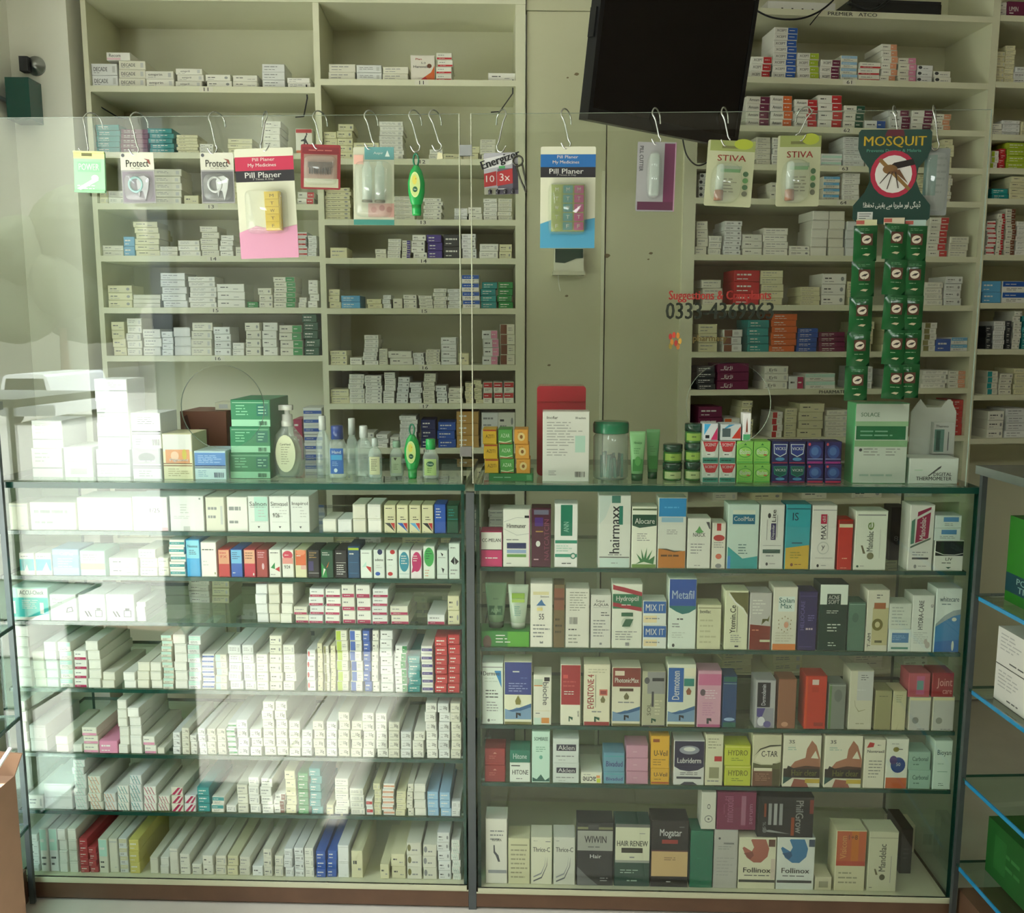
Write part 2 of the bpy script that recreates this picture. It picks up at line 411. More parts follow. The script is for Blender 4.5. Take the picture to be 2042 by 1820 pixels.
# base cupboards under the shelves
mb = MB(); mb.M = CAB.M.copy(); mb.box(XA1, .02, .1, XM0, DEP, zlow); mb.box(XM1, .02, .1, XB0, DEP, zlow); part('cupboard', mb, 'laminate_tan', cab)
for a, b in ((XA1, XM0), (XM1, XB0)):
    for k in range(2):
        u0 = a + (b - a) * k / 2 + .004; u1 = a + (b - a) * (k + 1) / 2 - .004
        mb = MB(); mb.M = CAB.M.copy(); mb.box(u0, .002, .11, u1, .02, zlow - .03); d = part('cupboard_door', mb, 'laminate_tan', cab)
        mb = MB(); mb.M = CAB.M.copy(); kx = u1 - .04 if k == 0 else u0 + .04; mb.box(kx - .006, -.02, zlow - .2, kx + .006, .002, zlow - .1); part('handle', mb, 'alu', d)
# wire brackets under the top shelves
for (px, py) in ((183, 190), (1022, 178), (616, 188)):
    bx, bz = CAB.hit(px, py, .05); s = 1 if px < 300 else -1
    w = MB(); w.M = CAB.M.copy(); w.tube([(bx, .01, bz + .02), (bx, .02, bz - .02), (bx + s * .04, .16, bz - .045), (bx + s * .07, .17, bz - .045)], .0022, 'dark', 6)
    part('shelf_bracket', w, 'matte', cab)

# beige panel with its seam and stains
pan = empty('wall_panel', Matrix.Identity(4), 'tall beige laminate panel between the two shelving units', 'panel')
seam = cab_x(CAB, 1209)
for a, b in ((XB1 + .006, seam - .002), (seam + .002, XP1)):
    upright(CAB, a, b, 0, ZT - .02, .05, pan, 'panel_board', 'laminate_tan', ly=.012)
upright(CAB, XB1 + .003, XP1, ZT - .018, ZT + .3, .05, pan, 'panel_board', 'laminate_tan', ly=.008)
upright(CAB, seam - .014, seam - .003, 0, CAB.hit(1209, 340)[1], .013, pan, 'seam_strip', 'laminate', ly=.006)
mb = MB(); mb.M = CAB.M.copy()
for px, py, r in ((1150, 148, .008), (1168, 155, .006), (1132, 155, .004), (1298, 505, .007), (1293, 517, .004), (1210, 510, .012), (1130, 590, .006), (1095, 728, .006)):
    x, z = CAB.hit(px, py, .012)
    mb.poly([(x + r * math.cos(a * .7) * (1 + .4 * math.sin(a * 3)), z + r * .6 * math.sin(a * .7)) for a in range(9)], .0112, '7a6a4e')
part('stain', mb, 'matte', pan)

# shelving behind the television and the end unit beside it
RZT = RACK.hit(1700, 12)[1]; RDEP = .27
rack = empty('wall_rack', Matrix.Identity(4), 'cream shelving unit behind the black television', 'shelving')
RX1 = cab_x(RACK, 1948, 500); RX2 = cab_x(RACK, 1962, 500); RX3 = RX2 + .55
upright(RACK, -.042, 0, 0, RZT + .02, RDEP, rack); upright(RACK, RX1, RX2, 0, RZT + .25, RDEP, rack)
upright(RACK, -.042, RX2, 0, RZT + .4, RDEP + .012, rack, 'back_panel', ly=RDEP)
RL = ((157, 157), (251, 256), (331, 329), (400, 396), (510, 509), (610, 606), (706, 696), (782, 769), (876, 868), (1000, 990), (1150, 1140), (1345, 1330))
for i, (ya, yb) in enumerate(RL):
    board(RACK, 'R%d' % (i + 1), 0, RX1, (1390, ya, 1930, yb), rack, RDEP, {0: '61', 1: '62', 2: '63', 3: '64', 7: 'PHARMATEC'}.get(i))
board(RACK, 'R0', 0, RX1, (1390, 19, 1930, 23), rack, RDEP, 'PREMIER   ATCO')
end = empty('end_rack', Matrix.Identity(4), 'cream end shelving unit in the corner past the television', 'shelving')
upright(RACK, RX3, RX3 + .018, 0, RZT + .25, RDEP, end); upright(RACK, RX2, RX3, 0, RZT + .4, RDEP + .012, end, 'back_panel', ly=RDEP)
for i, ya in enumerate((30, 163, 268, 335, 396, 508, 604, 696, 787, 874)):
    board(RACK, 'E%d' % i, RX2 + .001, RX3, (1965, ya, 2042, ya), end, RDEP, 'DRUG SERVICES' if i == 4 else None)

# ------------------------------------------------------------------ glass counter
ZC = COUNTER.hit(940, 966, 0)[1]; ZG = COUNTER.hit(940, 224, 0)[1]; CD = .44
LX0 = COUNTER.hit(12, 1500)[0]; LX1 = COUNTER.hit(928, 1400)[0]; QX0 = COUNTER.hit(951, 1400)[0]; QX1 = COUNTER.hit(1931, 1300)[0]
ZB1 = COUNTER.hit(500, 1758)[1]; ZB2 = COUNTER.hit(1430, 1782)[1]
def glass_slab(name, fr, x0, y0, z0, x1, y1, z1, parent, flat='z', m='shelf_glass'):
    """clear on its two broad faces, green on its cut edges"""
    mb = MB(); mb.M = fr.M.copy(); mb.box(x0, y0, z0, x1, y1, z1)
    faces = {'z': (0, 1), 'y': (2, 3), 'x': (4, 5)}[flat]
    mb.m = [0 if i in faces else 1 for i in range(6)]
    return part(name, mb, [m, 'glass_edge'], parent)
def case(label, x0, x1, zb, rows, prefix, ends):
    t = empty('display_case', Matrix.Identity(4), label, 'display case')
    glass_slab('top_glass', COUNTER, x0 - .003, 0, ZC - .015, x1 + .003, CD, ZC, t)
    glass_slab('front_pane', COUNTER, x0, .004, zb, x1, .009, ZC - .015, t, 'y', 'pane')
    for a in (x0, x1 - .008): glass_slab('side_pane', COUNTER, a, .009, zb, a + .008, CD, ZC - .015, t, 'x')
    for i, line in enumerate(rows[:-1]):
        z = shelf_z(COUNTER, line, .03)
        glass_slab('glass_shelf', COUNTER, x0 + .009, .02, z - .0095, x1 - .009, CD - .06, z, t)
        SHELF['%s%d' % (prefix, i + 1)] = (COUNTER, z, .024, line); BOUND['%s%d' % (prefix, i + 1)] = (x0 + .0085, x1 - .0085); UNDER.setdefault(prefix, [ZC - .015]).append(z - .0155)
        for xx in (x0 + .009, x1 - .017):
            for yy in (.06, .3):
                b = MB(); b.M = COUNTER.M.copy(); b.box(xx, yy, z - .0155, xx + .008, yy + .012, z - .0096, 'grey'); part('shelf_clip', b, 'alu', t)
    b = MB(); b.M = COUNTER.M.copy(); b.box(x0, 0, zb - .011, x1, CD, zb, 'cream'); part('base_board', b, 'laminate_tan', t)
    SHELF['%s%d' % (prefix, len(rows))] = (COUNTER, zb, .024, rows[-1]); BOUND['%s%d' % (prefix, len(rows))] = (x0 + .0085, x1 - .0085)
    b = MB(); b.M = COUNTER.M.copy(); b.box(x0 - .004, .004, 0, x1 + .004, CD, zb - .011); part('plinth', b, 'wood', t)
    b = MB(); b.M = COUNTER.M.copy(); b.box(x0 - .004, .001, zb - .014, x1 + .004, .004, zb - .011); part('plinth_lip', b, 'laminate_tan', t)
    return t
LROWS = [(60, 1057, 915, 1062), (30, 1147, 915, 1152), (30, 1237, 915, 1243), (35, 1370, 915, 1378), (40, 1500, 915, 1508), (55, 1612, 918, 1625), (60, 1742, 918, 1760)]
QROWS = [(955, 1129, 1920, 1137), (960, 1287, 1915, 1300), (960, 1440, 1910, 1457), (965, 1552, 1905, 1576), (965, 1766, 1900, 1786)]
case('glass display case with hand gels on top, full of tube cartons', LX0, LX1, ZB1, LROWS, 'A', 0)
case('glass display case with balm cartons on top, full of skin care', QX0, QX1, ZB2, QROWS, 'B', 1)
mb = MB(); mb.M = COUNTER.M.copy(); mb.box(LX1 + .0045, .003, ZB1 - .1, QX0 - .0045, .02, ZC - .02)
t = tag(part('divider_post', mb, 'post_metal'), 'slim dark metal post between the two glass display cases', 'post')
SHELF['T'] = (COUNTER, ZC, .05, (220, 963, 1920, 963))

# upright counter glass with its round speaking holes and cut edges
def pane_hole(name, px0, px1, hx, hz, hr, label):
    x0 = COUNTER.hit(px0, 600)[0]; x1 = COUNTER.hit(px1, 600)[0]; z0, z1 = ZC + .0005, ZG; n = 48
    inner = []; outer = []
    for k in range(n):
        a = 2 * math.pi * (k + .5) / n; c, s = math.cos(a), math.sin(a)
        inner.append((hx + hr * c, hz + hr * s))
        tx = ((x1 if c > 0 else x0) - hx) / c if abs(c) > 1e-6 else 1e9
        tz = ((z1 if s > 0 else z0) - hz) / s if abs(s) > 1e-6 else 1e9
        tt = min(tx, tz); outer.append((hx + tt * c, hz + tt * s))
    corners = [(x0, z0), (x1, z0), (x1, z1), (x0, z1)]
    mb = MB(); mb.M = COUNTER.M.copy(); ya, yb = .012, .018
    for y, flip in ((ya, 0), (yb, 1)):
        v = [(x, y, z) for x, z in inner + outer]; fs = []
        for k in range(n):
            q = [k, (k + 1) % n, n + (k + 1) % n, n + k]
            fs.append(q[::-1] if not flip else q)
        mb.add(v, fs)
        for cx, cz in corners:                                   # fill the four corners
            best = None
            for k in range(n):
                a, b = outer[k], outer[(k + 1) % n]
                if abs(a[0] - b[0]) > 1e-5 and abs(a[1] - b[1]) > 1e-5 and (min(abs(a[0] - cx), abs(b[0] - cx)) < 1e-5) and (min(abs(a[1] - cz), abs(b[1] - cz)) < 1e-5): best = (a, b)
            if best: mb.add([(best[0][0], y, best[0][1]), (best[1][0], y, best[1][1]), (cx, y, cz)], [(0, 1, 2)])
    v = [(x, ya, z) for x, z in inner] + [(x, yb, z) for x, z in inner]
    mb.add(v, [(k, (k + 1) % n, n + (k + 1) % n, n + k) for k in range(n)], mi=2)
    v = [(x, y, z) for y in (ya, yb) for x, z in corners]
    mb.add(v, [(k, (k + 1) % 4, 4 + (k + 1) % 4, 4 + k) for k in range(4)], mi=2)
    t = empty(name, Matrix.Identity(4), label, 'glass screen')
    part('pane', mb, ['pane', 'pane', 'cut_edge'], t)
    return t
mat('cut_edge', 'a9b8ae', rough=.12, spec=.8, noise=.15, nscale=40)
hx, hz = COUNTER.hit(443, 812, .012); r1 = COUNTER.hit(443, 728, .012)[1] - hz
pane_hole('glass_screen', -60, 919, hx, hz, r1, 'tall clear glass screen above the hand gels, with a round hole')
hx, hz = COUNTER.hit(1453, 806, .012)
gs = pane_hole('glass_screen', 940, 1957, hx, hz, r1 * .98, 'tall clear glass screen above the balm cartons, with red and black lettering')
mb = MB(); mb.M = COUNTER.M.copy()
def gtext(t, px0, px1, py0, py1, col):
    a = COUNTER.hit(px0, py1, .011); b = COUNTER.hit(px1, py0, .011); put_text(mb, t, a[0], a[1], b[0], b[1], .0112, col, bold=.02)
gtext('Suggestions & Complaints', 1334, 1538, 579, 603, 'a8322c'); part('lettering', mb, 'matte', gs); mb = MB(); mb.M = COUNTER.M.copy()
gtext('0333-4369963', 1328, 1543, 603, 636, '2c3226'); part('phone_number', mb, 'matte', gs); mb = MB(); mb.M = COUNTER.M.copy()
for k, (px, py, c) in enumerate(((1337, 671, 'a8322c'), (1344, 668, 'c04030'), (1352, 669, 'c07a30'), (1340, 682, 'c07a30'), (1348, 684, 'a8322c'), (1356, 680, 'c89a40'), (1337, 690, '8a7a30'), (1352, 691, 'a86a30'))):
    x, z = COUNTER.hit(px, py, .011); mb.poly([(x + .0042 * math.cos(a), z + .0075 * math.sin(a)) for a in (0, .8, 1.57, 2.3, 3.14, 3.9, 4.7, 5.5)], .0112, c)
part('logo', mb, 'matte', gs); mb = MB(); mb.M = COUNTER.M.copy()
gtext('pharmacy', 1382, 1450, 668, 684, '6a5a2a'); part('logo_name', mb, 'matte', gs)
for px in (918, 941):
    x, _ = COUNTER.hit(px, 600, .012); b = MB(); b.M = COUNTER.M.copy(); b.box(x - .0011, .0105, ZC + .001, x + .0011, .0195, ZG, 'c9ccb8'); tag(part('edge_strip', b, 'gloss'), 'thin pale edge strip on the glass screen %s' % ('above the hand gels' if px == 918 else 'above the balm cartons'), 'edge strip', 'glass edge strips')
# thin gap line between the sheets: edge clips
for px in (929,):
    for py in (300, 900):
        x, z = COUNTER.hit(px, py, .012); b = MB(); b.M = COUNTER.M.copy(); b.box(x - .014, .009, z - .012, x + .014, .021, z + .012, 'lgrey'); tag(part('glass_clip', b, 'alu'), 'small metal clip joining the glass screens, %s' % ('near their top' if py == 300 else 'just above the counter'), 'clip', 'glass clips')

# the two return counters that run out towards the customer
def ret_counter(px_corner, py, side, ys, label, vpx, blue):
    x, _ = COUNTER.hit(px_corner, py, -.01); o = COUNTER.M @ Vector((x, -.012, 0))
    dx = -(vpx - 1021) / F; ang = math.atan2(1, 0) + 0
    fr = Frame(o.x, o.y, math.degrees(math.atan2(-1, dx)))          # x axis runs towards the customer, y axis away behind its front
    sg = 1 if side == 'r' else -1                                   # contents lie on +x world for the right one
    t = empty('return_counter', Matrix.Identity(4), label, 'display case')
    L, D = (.5 if blue else .34), .42 * sg
    def Z(py_): return COUNTER.hit(px_corner, py_, -.012)[1]
    zt = Z(ys[0])
    def slab(name, a0, b0, z0, a1, b1, z1, m):
        mb = MB(); mb.M = fr.M.copy(); mb.box(a0, min(b0, b1), z0, a1, max(b0, b1), z1); return part(name, mb, m, t)
    slab('top_board', -.0, -.012 * sg, zt - .02, L, D, zt, 'alu')
    for yy in ys[1:]:
        z = Z(yy); mb = MB(); mb.M = fr.M.copy(); mb.box(0, min(.004 * sg, D), z - .007, L, max(.004 * sg, D), z); mb.m = [0, 0, 1, 1, 1, 1]
        part('glass_shelf', mb, ['shelf_glass', 'glass_edge'], t)
        mb = MB(); mb.M = fr.M.copy(); mb.box(.03 if blue else 0, min(0, .0035 * sg), z - .008, L, max(0, .0035 * sg), z + .001); part('shelf_trim', mb, 'blue_edge' if blue else 'glass_edge', t)
        SHELF[side + str(ys.index(yy))] = (fr, z, None, None)
    mb = MB(); mb.M = fr.M.copy(); mb.box(0, min(.0, .012 * sg), 0, .012, max(.0, .012 * sg), zt - .02, 'dark'); part('corner_post', mb, 'post_metal', t)
    slab('back_board', 0, D * .97, .02, L, D, zt - .02, 'grey_board')
    slab('plinth', 0, .02 * sg, 0, L, D, .09, 'wood')
    return fr, sg, zt, Z
RET_R = ret_counter(1937, 1180, 'r', (927, 1183, 1368, 1545, 1716), 'glass return counter with blue shelf trims and large green cartons', 960, True)
RET_L = ret_counter(43, 1400, 'l', (800, 1245, 1425, 1640), 'glass return counter beside the street door, grey inside', 900, False)

# ------------------------------------------------------------------ cartons
ORD = 'zeroth first second third fourth fifth sixth seventh eighth ninth tenth eleventh twelfth thirteenth fourteenth fifteenth sixteenth seventeenth eighteenth nineteenth twentieth'.split() + \
      ['twenty-' + w for w in 'first second third fourth fifth sixth seventh eighth ninth'.split()] + ['thirtieth'] + ['thirty-' + w for w in 'first second third fourth fifth sixth seventh eighth ninth'.split()] + \
      ['fortieth'] + ['forty-' + w for w in 'first second third fourth fifth sixth seventh eighth ninth'.split()] + ['fiftieth'] + ['fifty-' + w for w in 'first second third fourth fifth sixth seventh eighth ninth'.split()]
CN = dict(red='red', crimson='crimson', blue='blue', navy='navy', sky='sky-blue', teal='teal', green='green', dgreen='dark-green', lime='lime', plum='plum', orange='orange',
          pink='pink', black='black', grey='grey', cream='cream', yellow='yellow', brown='brown', mint='mint', violet='violet', peach='peach', olive='olive', dark='charcoal',
          tan='tan', lblue='pale-blue', rose='rose', brick='brick-red', lemon='lemon', white='white', paper='off-white')
def style(st, rng):
    """-> (look, body colour, print spec) of the plain stock cartons"""
    k, _, txt = st.partition('='); code, col = k[0], k[1:]
    body = 'white'; n = CN.get(col, col)
    tx = 'T .08 .3 .62 .72 text %s;' % txt if txt else ''
    bars = rng.choice(['L .08 .35 .6 .75 1 text;L .08 .12 .5 .32 1 grey;E .84 .5 .07 .22 grey', 'L .1 .3 .75 .8 2 grey;R .8 .2 .92 .75 lgrey',
                       'L .12 .38 .55 .78 1 text;L .6 .2 .92 .45 1 grey', 'L .08 .5 .9 .85 1 grey;L .08 .15 .6 .4 1 grey'])
    if code == 'w': return ('plain white', 'white', tx + (bars if not txt else 'L .08 .08 .5 .26 1 grey;R .82 .2 .93 .8 lgrey'))
    if code == 'c': return ('cream', 'cream', tx or bars)
    if code == 'p': return ('blank white', 'white', 'R .02 .9 .98 .94 lgrey;L .6 .1 .9 .2 1 lgrey')
    if code == 'e': return ('white square-ended', 'white', 'L .12 .55 .5 .82 1 lgrey;L .12 .25 .45 .45 1 grey;T .5 .25 .9 .8 text %s' % (txt or rng.choice(['10g', '15g', '20g', '30g'])))
    if code == 'R': return ('white %s-ended' % n, 'white', 'R .58 0 1 1 %s;L .64 .35 .94 .7 1 ltext;' % col + (tx.replace('.62', '.52') or 'L .08 .3 .5 .75 1 text'))
    if code == 'F': return ('solid %s' % n, col, (tx.replace('text', 'ltext') or 'L .1 .4 .8 .85 1 ltext;') + 'L .1 .1 .6 .35 1 ltext')
    if code == 'B': return ('white %s-based' % n, 'white', 'R 0 0 1 .3 %s;L .1 .5 .8 .85 1 grey;L .15 .1 .7 .22 1 ltext' % col)
    if code == 'N': return ('%s-topped white' % n, 'white', 'R 0 .5 1 1 %s;L .1 .62 .8 .85 1 ltext;L .15 .1 .8 .4 2 text' % col)
    if code == 'D': return ('%s-hatched white' % n, 'white', ';'.join('P %s %.2f 0 %.2f 0 %.2f 1 %.2f 1' % (col, a + .3, a + .36, a + .06, a) for a in (.0, .28, .56)) + ';L .2 .4 .8 .6 1 grey')
    if code == 'S': return ('white %s-striped' % n, 'white', 'R 0 .3 1 .7 %s;L .1 .42 .8 .58 1 ltext' % col)
    if code == 'G': return ('%s and white halved' % n, 'white', 'R 0 0 .45 1 %s;L .55 .3 .9 .75 2 grey' % col)
    if code == 'K': return ('white %s-slashed' % n, 'white', 'P %s 0 0 .28 0 .85 1 .6 1;P ltext .35 0 .42 0 .98 1 .92 1;P %s .5 0 .75 0 1 .7 1 1' % (col, col))
    if code == 'O': return ('white %s-dotted' % n, 'white', 'E .15 .6 .13 .3 %s;L .35 .2 .9 .6 1 grey' % col)
    raise KeyError(st)

import re
GAIN = dict(B1=1.07, B2=1.09, B3=1.10, B4=1.12, B5=1.17, T=1.13)
def lift(t, g): return re.sub(r'(?<![\w.])[0-9a-f]{6}(?!\w)', lambda m: ''.join('%02x' % min(238, int(int(m.group()[k:k + 2], 16) * g)) for k in (0, 2, 4)), t) if g != 1 else t
CARTONS = []     # every carton wanted: dict(kind, mesh builder args, matrix, label, group, area)
FILLS = [0]
def carton_mesh(w, h, d, body, spec, seed, side=None):
    mb = MB(); c = min(.0013, h * .06, w * .06)                          # front panel with softly folded edges
    o = [(-w / 2, 0), (w / 2, 0), (w / 2, h), (-w / 2, h)]; f = [(-w / 2 + c, c), (w / 2 - c, c), (w / 2 - c, h - c), (-w / 2 + c, h - c)]
    mb.add([(x, 0, z) for x, z in f], [(0, 1, 2, 3)], body)
    v = [(x, 0, z) for x, z in f] + [(x, c * 1.3, z) for x, z in o] + [(x, d, z) for x, z in o]
    mb.add(v, [(k, 4 + k, 4 + (k + 1) % 4, (k + 1) % 4) for k in range(4)], side or body)
    mb.add(v, [(4 + k, 8 + k, 8 + (k + 1) % 4, 4 + (k + 1) % 4) for k in range(4)] + [(11, 10, 9, 8)], side or body)
    draw(mb, spec, -w / 2 + c, c, w - 2 * c, h - 2 * c, 0, rng=random.Random(seed))
    if h > w * .6:                                                      # tuck flap line of the lid
        mb.box(-w / 2 + .001, .0006, h, w / 2 - .001, d - .001, h + .0004, side or body)
    return mb
ANCHOR = {'L': ('middle upright', -1, 'column bay'), 'M': ('middle upright', 1, 'panel bay'), 'R': ('beige panel', 1, 'television unit'), 'E': ('shared upright', 1, 'end unit'), 'A': ('divider', -1, 'gel-topped case'), 'B': ('divider', 1, 'balm-topped case')}
KIND = {'L': 'tablet_carton', 'M': 'tablet_carton', 'R': 'capsule_carton', 'E': 'capsule_carton', 'A': 'tube_carton', 'B': 'cosmetic_carton', 'T': 'counter_carton'}
def fill(shelf, data, depth=.11, kind=None, setback=0.0, jit=1.0):
    fr, z, ly, line = SHELF[shelf]; ly = ly + setback
    unit = shelf[0]; anc, dr, uname = ANCHOR[unit]; rows = []
    for ent in data.replace('\n', ';').split(';'):
        a = ent.split()
        if a: rows.append((float(a[0]), float(a[1]), float(a[2]), int(a[3]), a[4].replace('_', ' '), a[5:]))
    FILLS[0] += 1; back = 'rear ' if setback > .1 else ''
    order = sorted(range(len(rows)), key=lambda i: dr * (rows[i][0] + rows[i][1]))
    rank = {i: k + 1 for k, i in enumerate(order)}
    ceil = headroom(shelf, z); geo = []
    for i, (x0, x1, yt, n, st, opt) in enumerate(rows):
        xm = (x0 + x1) / 2; yb = line[1] + (line[3] - line[1]) * (xm - line[0]) / (line[2] - line[0])
        xa, zb = fr.hit(x0, yb, ly); xb, _ = fr.hit(x1, yb, ly); zt = fr.hit(xm, yt, ly)[1]
        geo.append([xa, xb, min(zt - zb, ceil - z), yb])
    lo, hi = BOUND[shelf]; seq = sorted(range(len(rows)), key=lambda i: geo[i][0])
    for k in seq:                                                       # stand every pile inside its bay, clear of its neighbour
        dx = max(0, lo - geo[k][0]); geo[k][0] += dx; geo[k][1] += dx; lo = geo[k][1] if geo[k][1] - geo[k][0] > .006 else lo
    for k in reversed(seq):
        dx = max(0, geo[k][1] - hi); geo[k][0] -= dx; geo[k][1] -= dx; hi = geo[k][0]
    for i, (x0, x1, yt, n, st, opt) in enumerate(rows):
        rng = random.Random(hash_(shelf, i)); xa, xb, H, yb = geo[i]
        w = max(xb - xa - .0018, .008); h = H / n; d = depth
        for o in opt:
            if o[0] == 'd': d = float(o[1:])
        look, body, spec = style(st, rng)
        body_c = rng.choice(['ebeae2', 'e6e5d9', 'e2e4e2', 'dfddcc']) if body == 'white' else body
        args = (w, h - .0004, d, body_c, spec, hash_(shelf, i))
        for k in range(n):
            pos = '' if n == 1 else 'lowest of ' if k == 0 else 'topmost of ' if k == n - 1 else '%s-up of ' % ORD[k + 1]
            lab = '%s carton, %s%s ' % (look, pos, back + ORD[rank[i]]) + 'pile from %s, %s shelf, %s' % (anc, ORD[int(shelf[1:])], uname)
            jx, jr = rng.uniform(-1, 1) * .0011 * jit, rng.uniform(-1, 1) * .012 * jit
            if n > 1 and h < .03: jx *= 2.4; jr *= 2.8
            if unit in 'LMRE': jx *= 1.5
            CARTONS.append(dict(kind=kind or KIND[unit], args=args, key=(shelf, i, FILLS[0]), at=[fr, (xa + xb) / 2, jx, ly + rng.uniform(0, .004), z + k * h, jr], label=lab,
                                group='%s cartons on the %s shelf of the %s' % (look, ORD[int(shelf[1:])], uname), area=(x1 - x0) * (yb - yt) / n))
def headroom(shelf, z): return min([u for u in UNDER.get(shelf[0], []) if u > z + .01], default=9) - .0012
def hash_(s, i): return sum((j + 3) * ord(c) for j, c in enumerate(s)) * 131 + i * 17
def one(shelf, x0, x1, yt, look, body, spec, d=.06, kind=None, yb=None, side=None, setback=0.0, name=None, zrot=0.0, z=None, cat='carton', suffix=None):
    """a single carton with a print of its own"""
    fr, zs, ly, line = SHELF[shelf]; ly += setback; xm = (x0 + x1) / 2
    y0 = line[1] + (line[3] - line[1]) * (xm - line[0]) / (line[2] - line[0])
    zz = zs
    if yb is not None: zz = zs + fr.hit(xm, yb, ly)[1] - fr.hit(xm, y0, ly)[1]
    if z is not None: zz = z
    yb = y0 if yb is None else yb
    xa, zb = fr.hit(x0, yb, ly); xb, _ = fr.hit(x1, yb, ly); h = fr.hit(xm, yt, ly)[1] - zb
    if shelf in BOUND:
        dx = max(0, BOUND[shelf][0] - xa) - max(0, xb - BOUND[shelf][1]); xa += dx; xb += dx; h = min(h, headroom(shelf, zs) - zz)
    g = GAIN.get(shelf, 1) if shelf != 'T' or x0 > 1060 else 1          # the photo's right end is dimmer: true print colours are lighter than its pixels
    body, spec = lift(body, g), lift(spec, g); side = side and lift(side, g)
    if suffix is None:
        suffix = ', %s shelf of %s' % (ORD[int(shelf[1:])], ANCHOR[shelf[0]][2]) if shelf != 'T' else ''
    CARTONS.append(dict(kind=name or kind or KIND[shelf[0]], args=(xb - xa - .0016, h - .0004, d, body, spec, hash_(shelf, int(x0)), side), key=(shelf, 'one', x0, yt),
                        at=[fr, (xa + xb) / 2, 0.0, ly, zz, zrot], label=look + suffix, group=None, area=1e6, cat=cat))
    return zz + h

# --- shelves of the two-bay wall cabinet
fill('L1', '178 231 124 2 w=DECADE;233 287 118 3 w=DECADE;290 347 139 2 w=emprin;351 405 134 3 w=empril;411 462 146 2 w;464 514 147 2 w;521 567 125 3 w;574 620 153 2 w')
one('L1', 212, 260, 102, 'slim white carton lying on the cartons beside the corner', 'ebeae2', 'T .1 .4 .6 .85 text Recom;R 0 0 .6 .3 rose', .09, 'tablet_carton', yb=118)
fill('L2', '192 240 246 5 Fteal;241 296 255 5 Fplum;297 346 254 5 Fteal;353 396 267 6 c;398 426 285 3 w;455 505 275 3 c;525 560 240 5 w;')
one('L2', 590, 624, 256, 'white carton with a black running figure', 'e6e5d9', 'R 0 .85 1 1 red;P ink .4 .2 .5 .2 .6 .45 .75 .3 .8 .35 .62 .6 .7 .75 .6 .75 .5 .6 .3 .55 .3 .5 .5 .5;E .68 .8 .05 .05 ink;R 0 0 1 .12 orange', .05)
fill('L3', '190 208 378 2 c;209 242 378 2 w;244 300 345 4 c;308 364 335 5 w;366 396 388 1 c;402 436 386 1 c;440 474 360 4 c;592 626 382 2 Rred')
fill('L4', '197 240 487 2 w;241 264 470 2 Fsky;266 315 440 6 c;318 354 490 2 w;356 400 478 3 w;401 437 450 5 w;439 466 468 4 w;470 492 492 1 w;593 613 463 5 Sred;614 632 470 5 w')
fill('L5', '214 263 567 3 c;265 320 586 3 p;323 373 543 5 w;378 432 551 6 w;434 490 566 3 w;492 514 602 1 Fgreen;516 544 575 3 w;546 590 553 6 Rgreen;597 613 594 2 w;615 635 560 4 w')
fill('L6', '225 252 640 4 c;254 284 633 5 w;286 322 655 3 w;324 347 660 4 w;348 382 652 3 p;383 425 643 4 w;428 462 652 4 w;464 488 684 2 w;491 522 644 4 w;524 554 644 4 w;558 604 650 4 Rgreen;606 636 627 5 Fdgreen')
fill('L7', '440 500 905 2 w;588 606 838 4 Fcrimson;608 646 815 8 Sblue;560 586 880 3 w')
fill('L8', '230 290 1030 3 c;300 360 1012 4 w;380 440 1020 3 c;460 520 1010 4 w;540 600 1024 3 c')
fill('M1', '654 708 125 2 w;711 762 127 2 w;764 816 130 2 w;870 902 103 4 Bred;973 1028 143 1 w')
one('M1', 819, 868, 108, 'white carton with an orange corner swoosh and red name', 'e8e2d6', 'T .1 .82 .55 .9 red Plan;T .25 .66 .8 .74 text 5.0;T .1 .5 .7 .6 ink Hansvell;E .78 .58 .1 .09 brown;P orange .4 .02 1 .02 1 .6 .85 .32;P red .4 .02 .7 .02 .6 .14', .05)
fill('M2', '640 668 260 4 c;670 702 245 5 c;704 756 282 2 c;757 805 240 8 w;855 882 296 2 w;884 922 305 1 c;925 956 290 2 c;958 990 276 4 w')
fill('M3', '645 696 372 8 c;706 760 400 3 c;785 826 390 5 w;845 882 394 6 w;905 932 414 3 w;934 962 412 2 w;964 992 395 5 w;993 1022 395 5 w')
fill('M4', '657 692 492 1 c;748 771 495 2 w;773 800 475 5 w;802 820 478 4 Rviolet;822 850 467 4 w;852 882 467 3 Fviolet;884 920 467 2 Fdark;921 950 466 5 w;955 993 486 2 w;996 1022 487 2 c')
fill('M5', '656 680 575 3 c;682 721 588 2 Fsky;732 762 595 2 c;764 781 587 3 w;783 803 594 1 w;805 832 587 3 w;835 863 589 4 w;864 891 575 5 w;893 920 576 5 w;922 958 548 4 Nblue;959 990 563 4 Fteal;992 1022 563 4 Fgreen')
fill('M6', '660 694 698 3 c;697 722 712 1 w;725 754 667 7 w;756 774 695 3 w;776 823 700 2 w;825 847 704 3 w;849 878 697 5 w;880 912 673 4 w;915 936 705 1 c;963 995 660 4 Rpink;997 1027 648 4 Gbrown')
fill('M7', '655 693 775 2 c;695 726 745 6 w;728 762 748 8 w;765 788 742 5 w;792 816 752 5 w;818 842 763 4 w;844 868 745 7 w;870 892 770 3 w;893 922 775 3 w;928 944 765 5 c;946 962 760 6 c;964 983 764 2 Nred;984 1003 764 2 Nred;1004 1025 764 2 Nred')
fill('M8', '718 748 862 3 w;752 775 866 3 w;777 795 872 2 w;797 832 830 8 w;840 870 838 3 Fnavy;872 908 843 3 Fblue;910 955 822 3 Ftan;960 994 825 2 w;996 1030 825 2 w')
fill('M9', '660 700 925 3 c;720 760 920 4 w;800 850 930 3 c;880 920 922 3 w;930 1000 935 2 c')
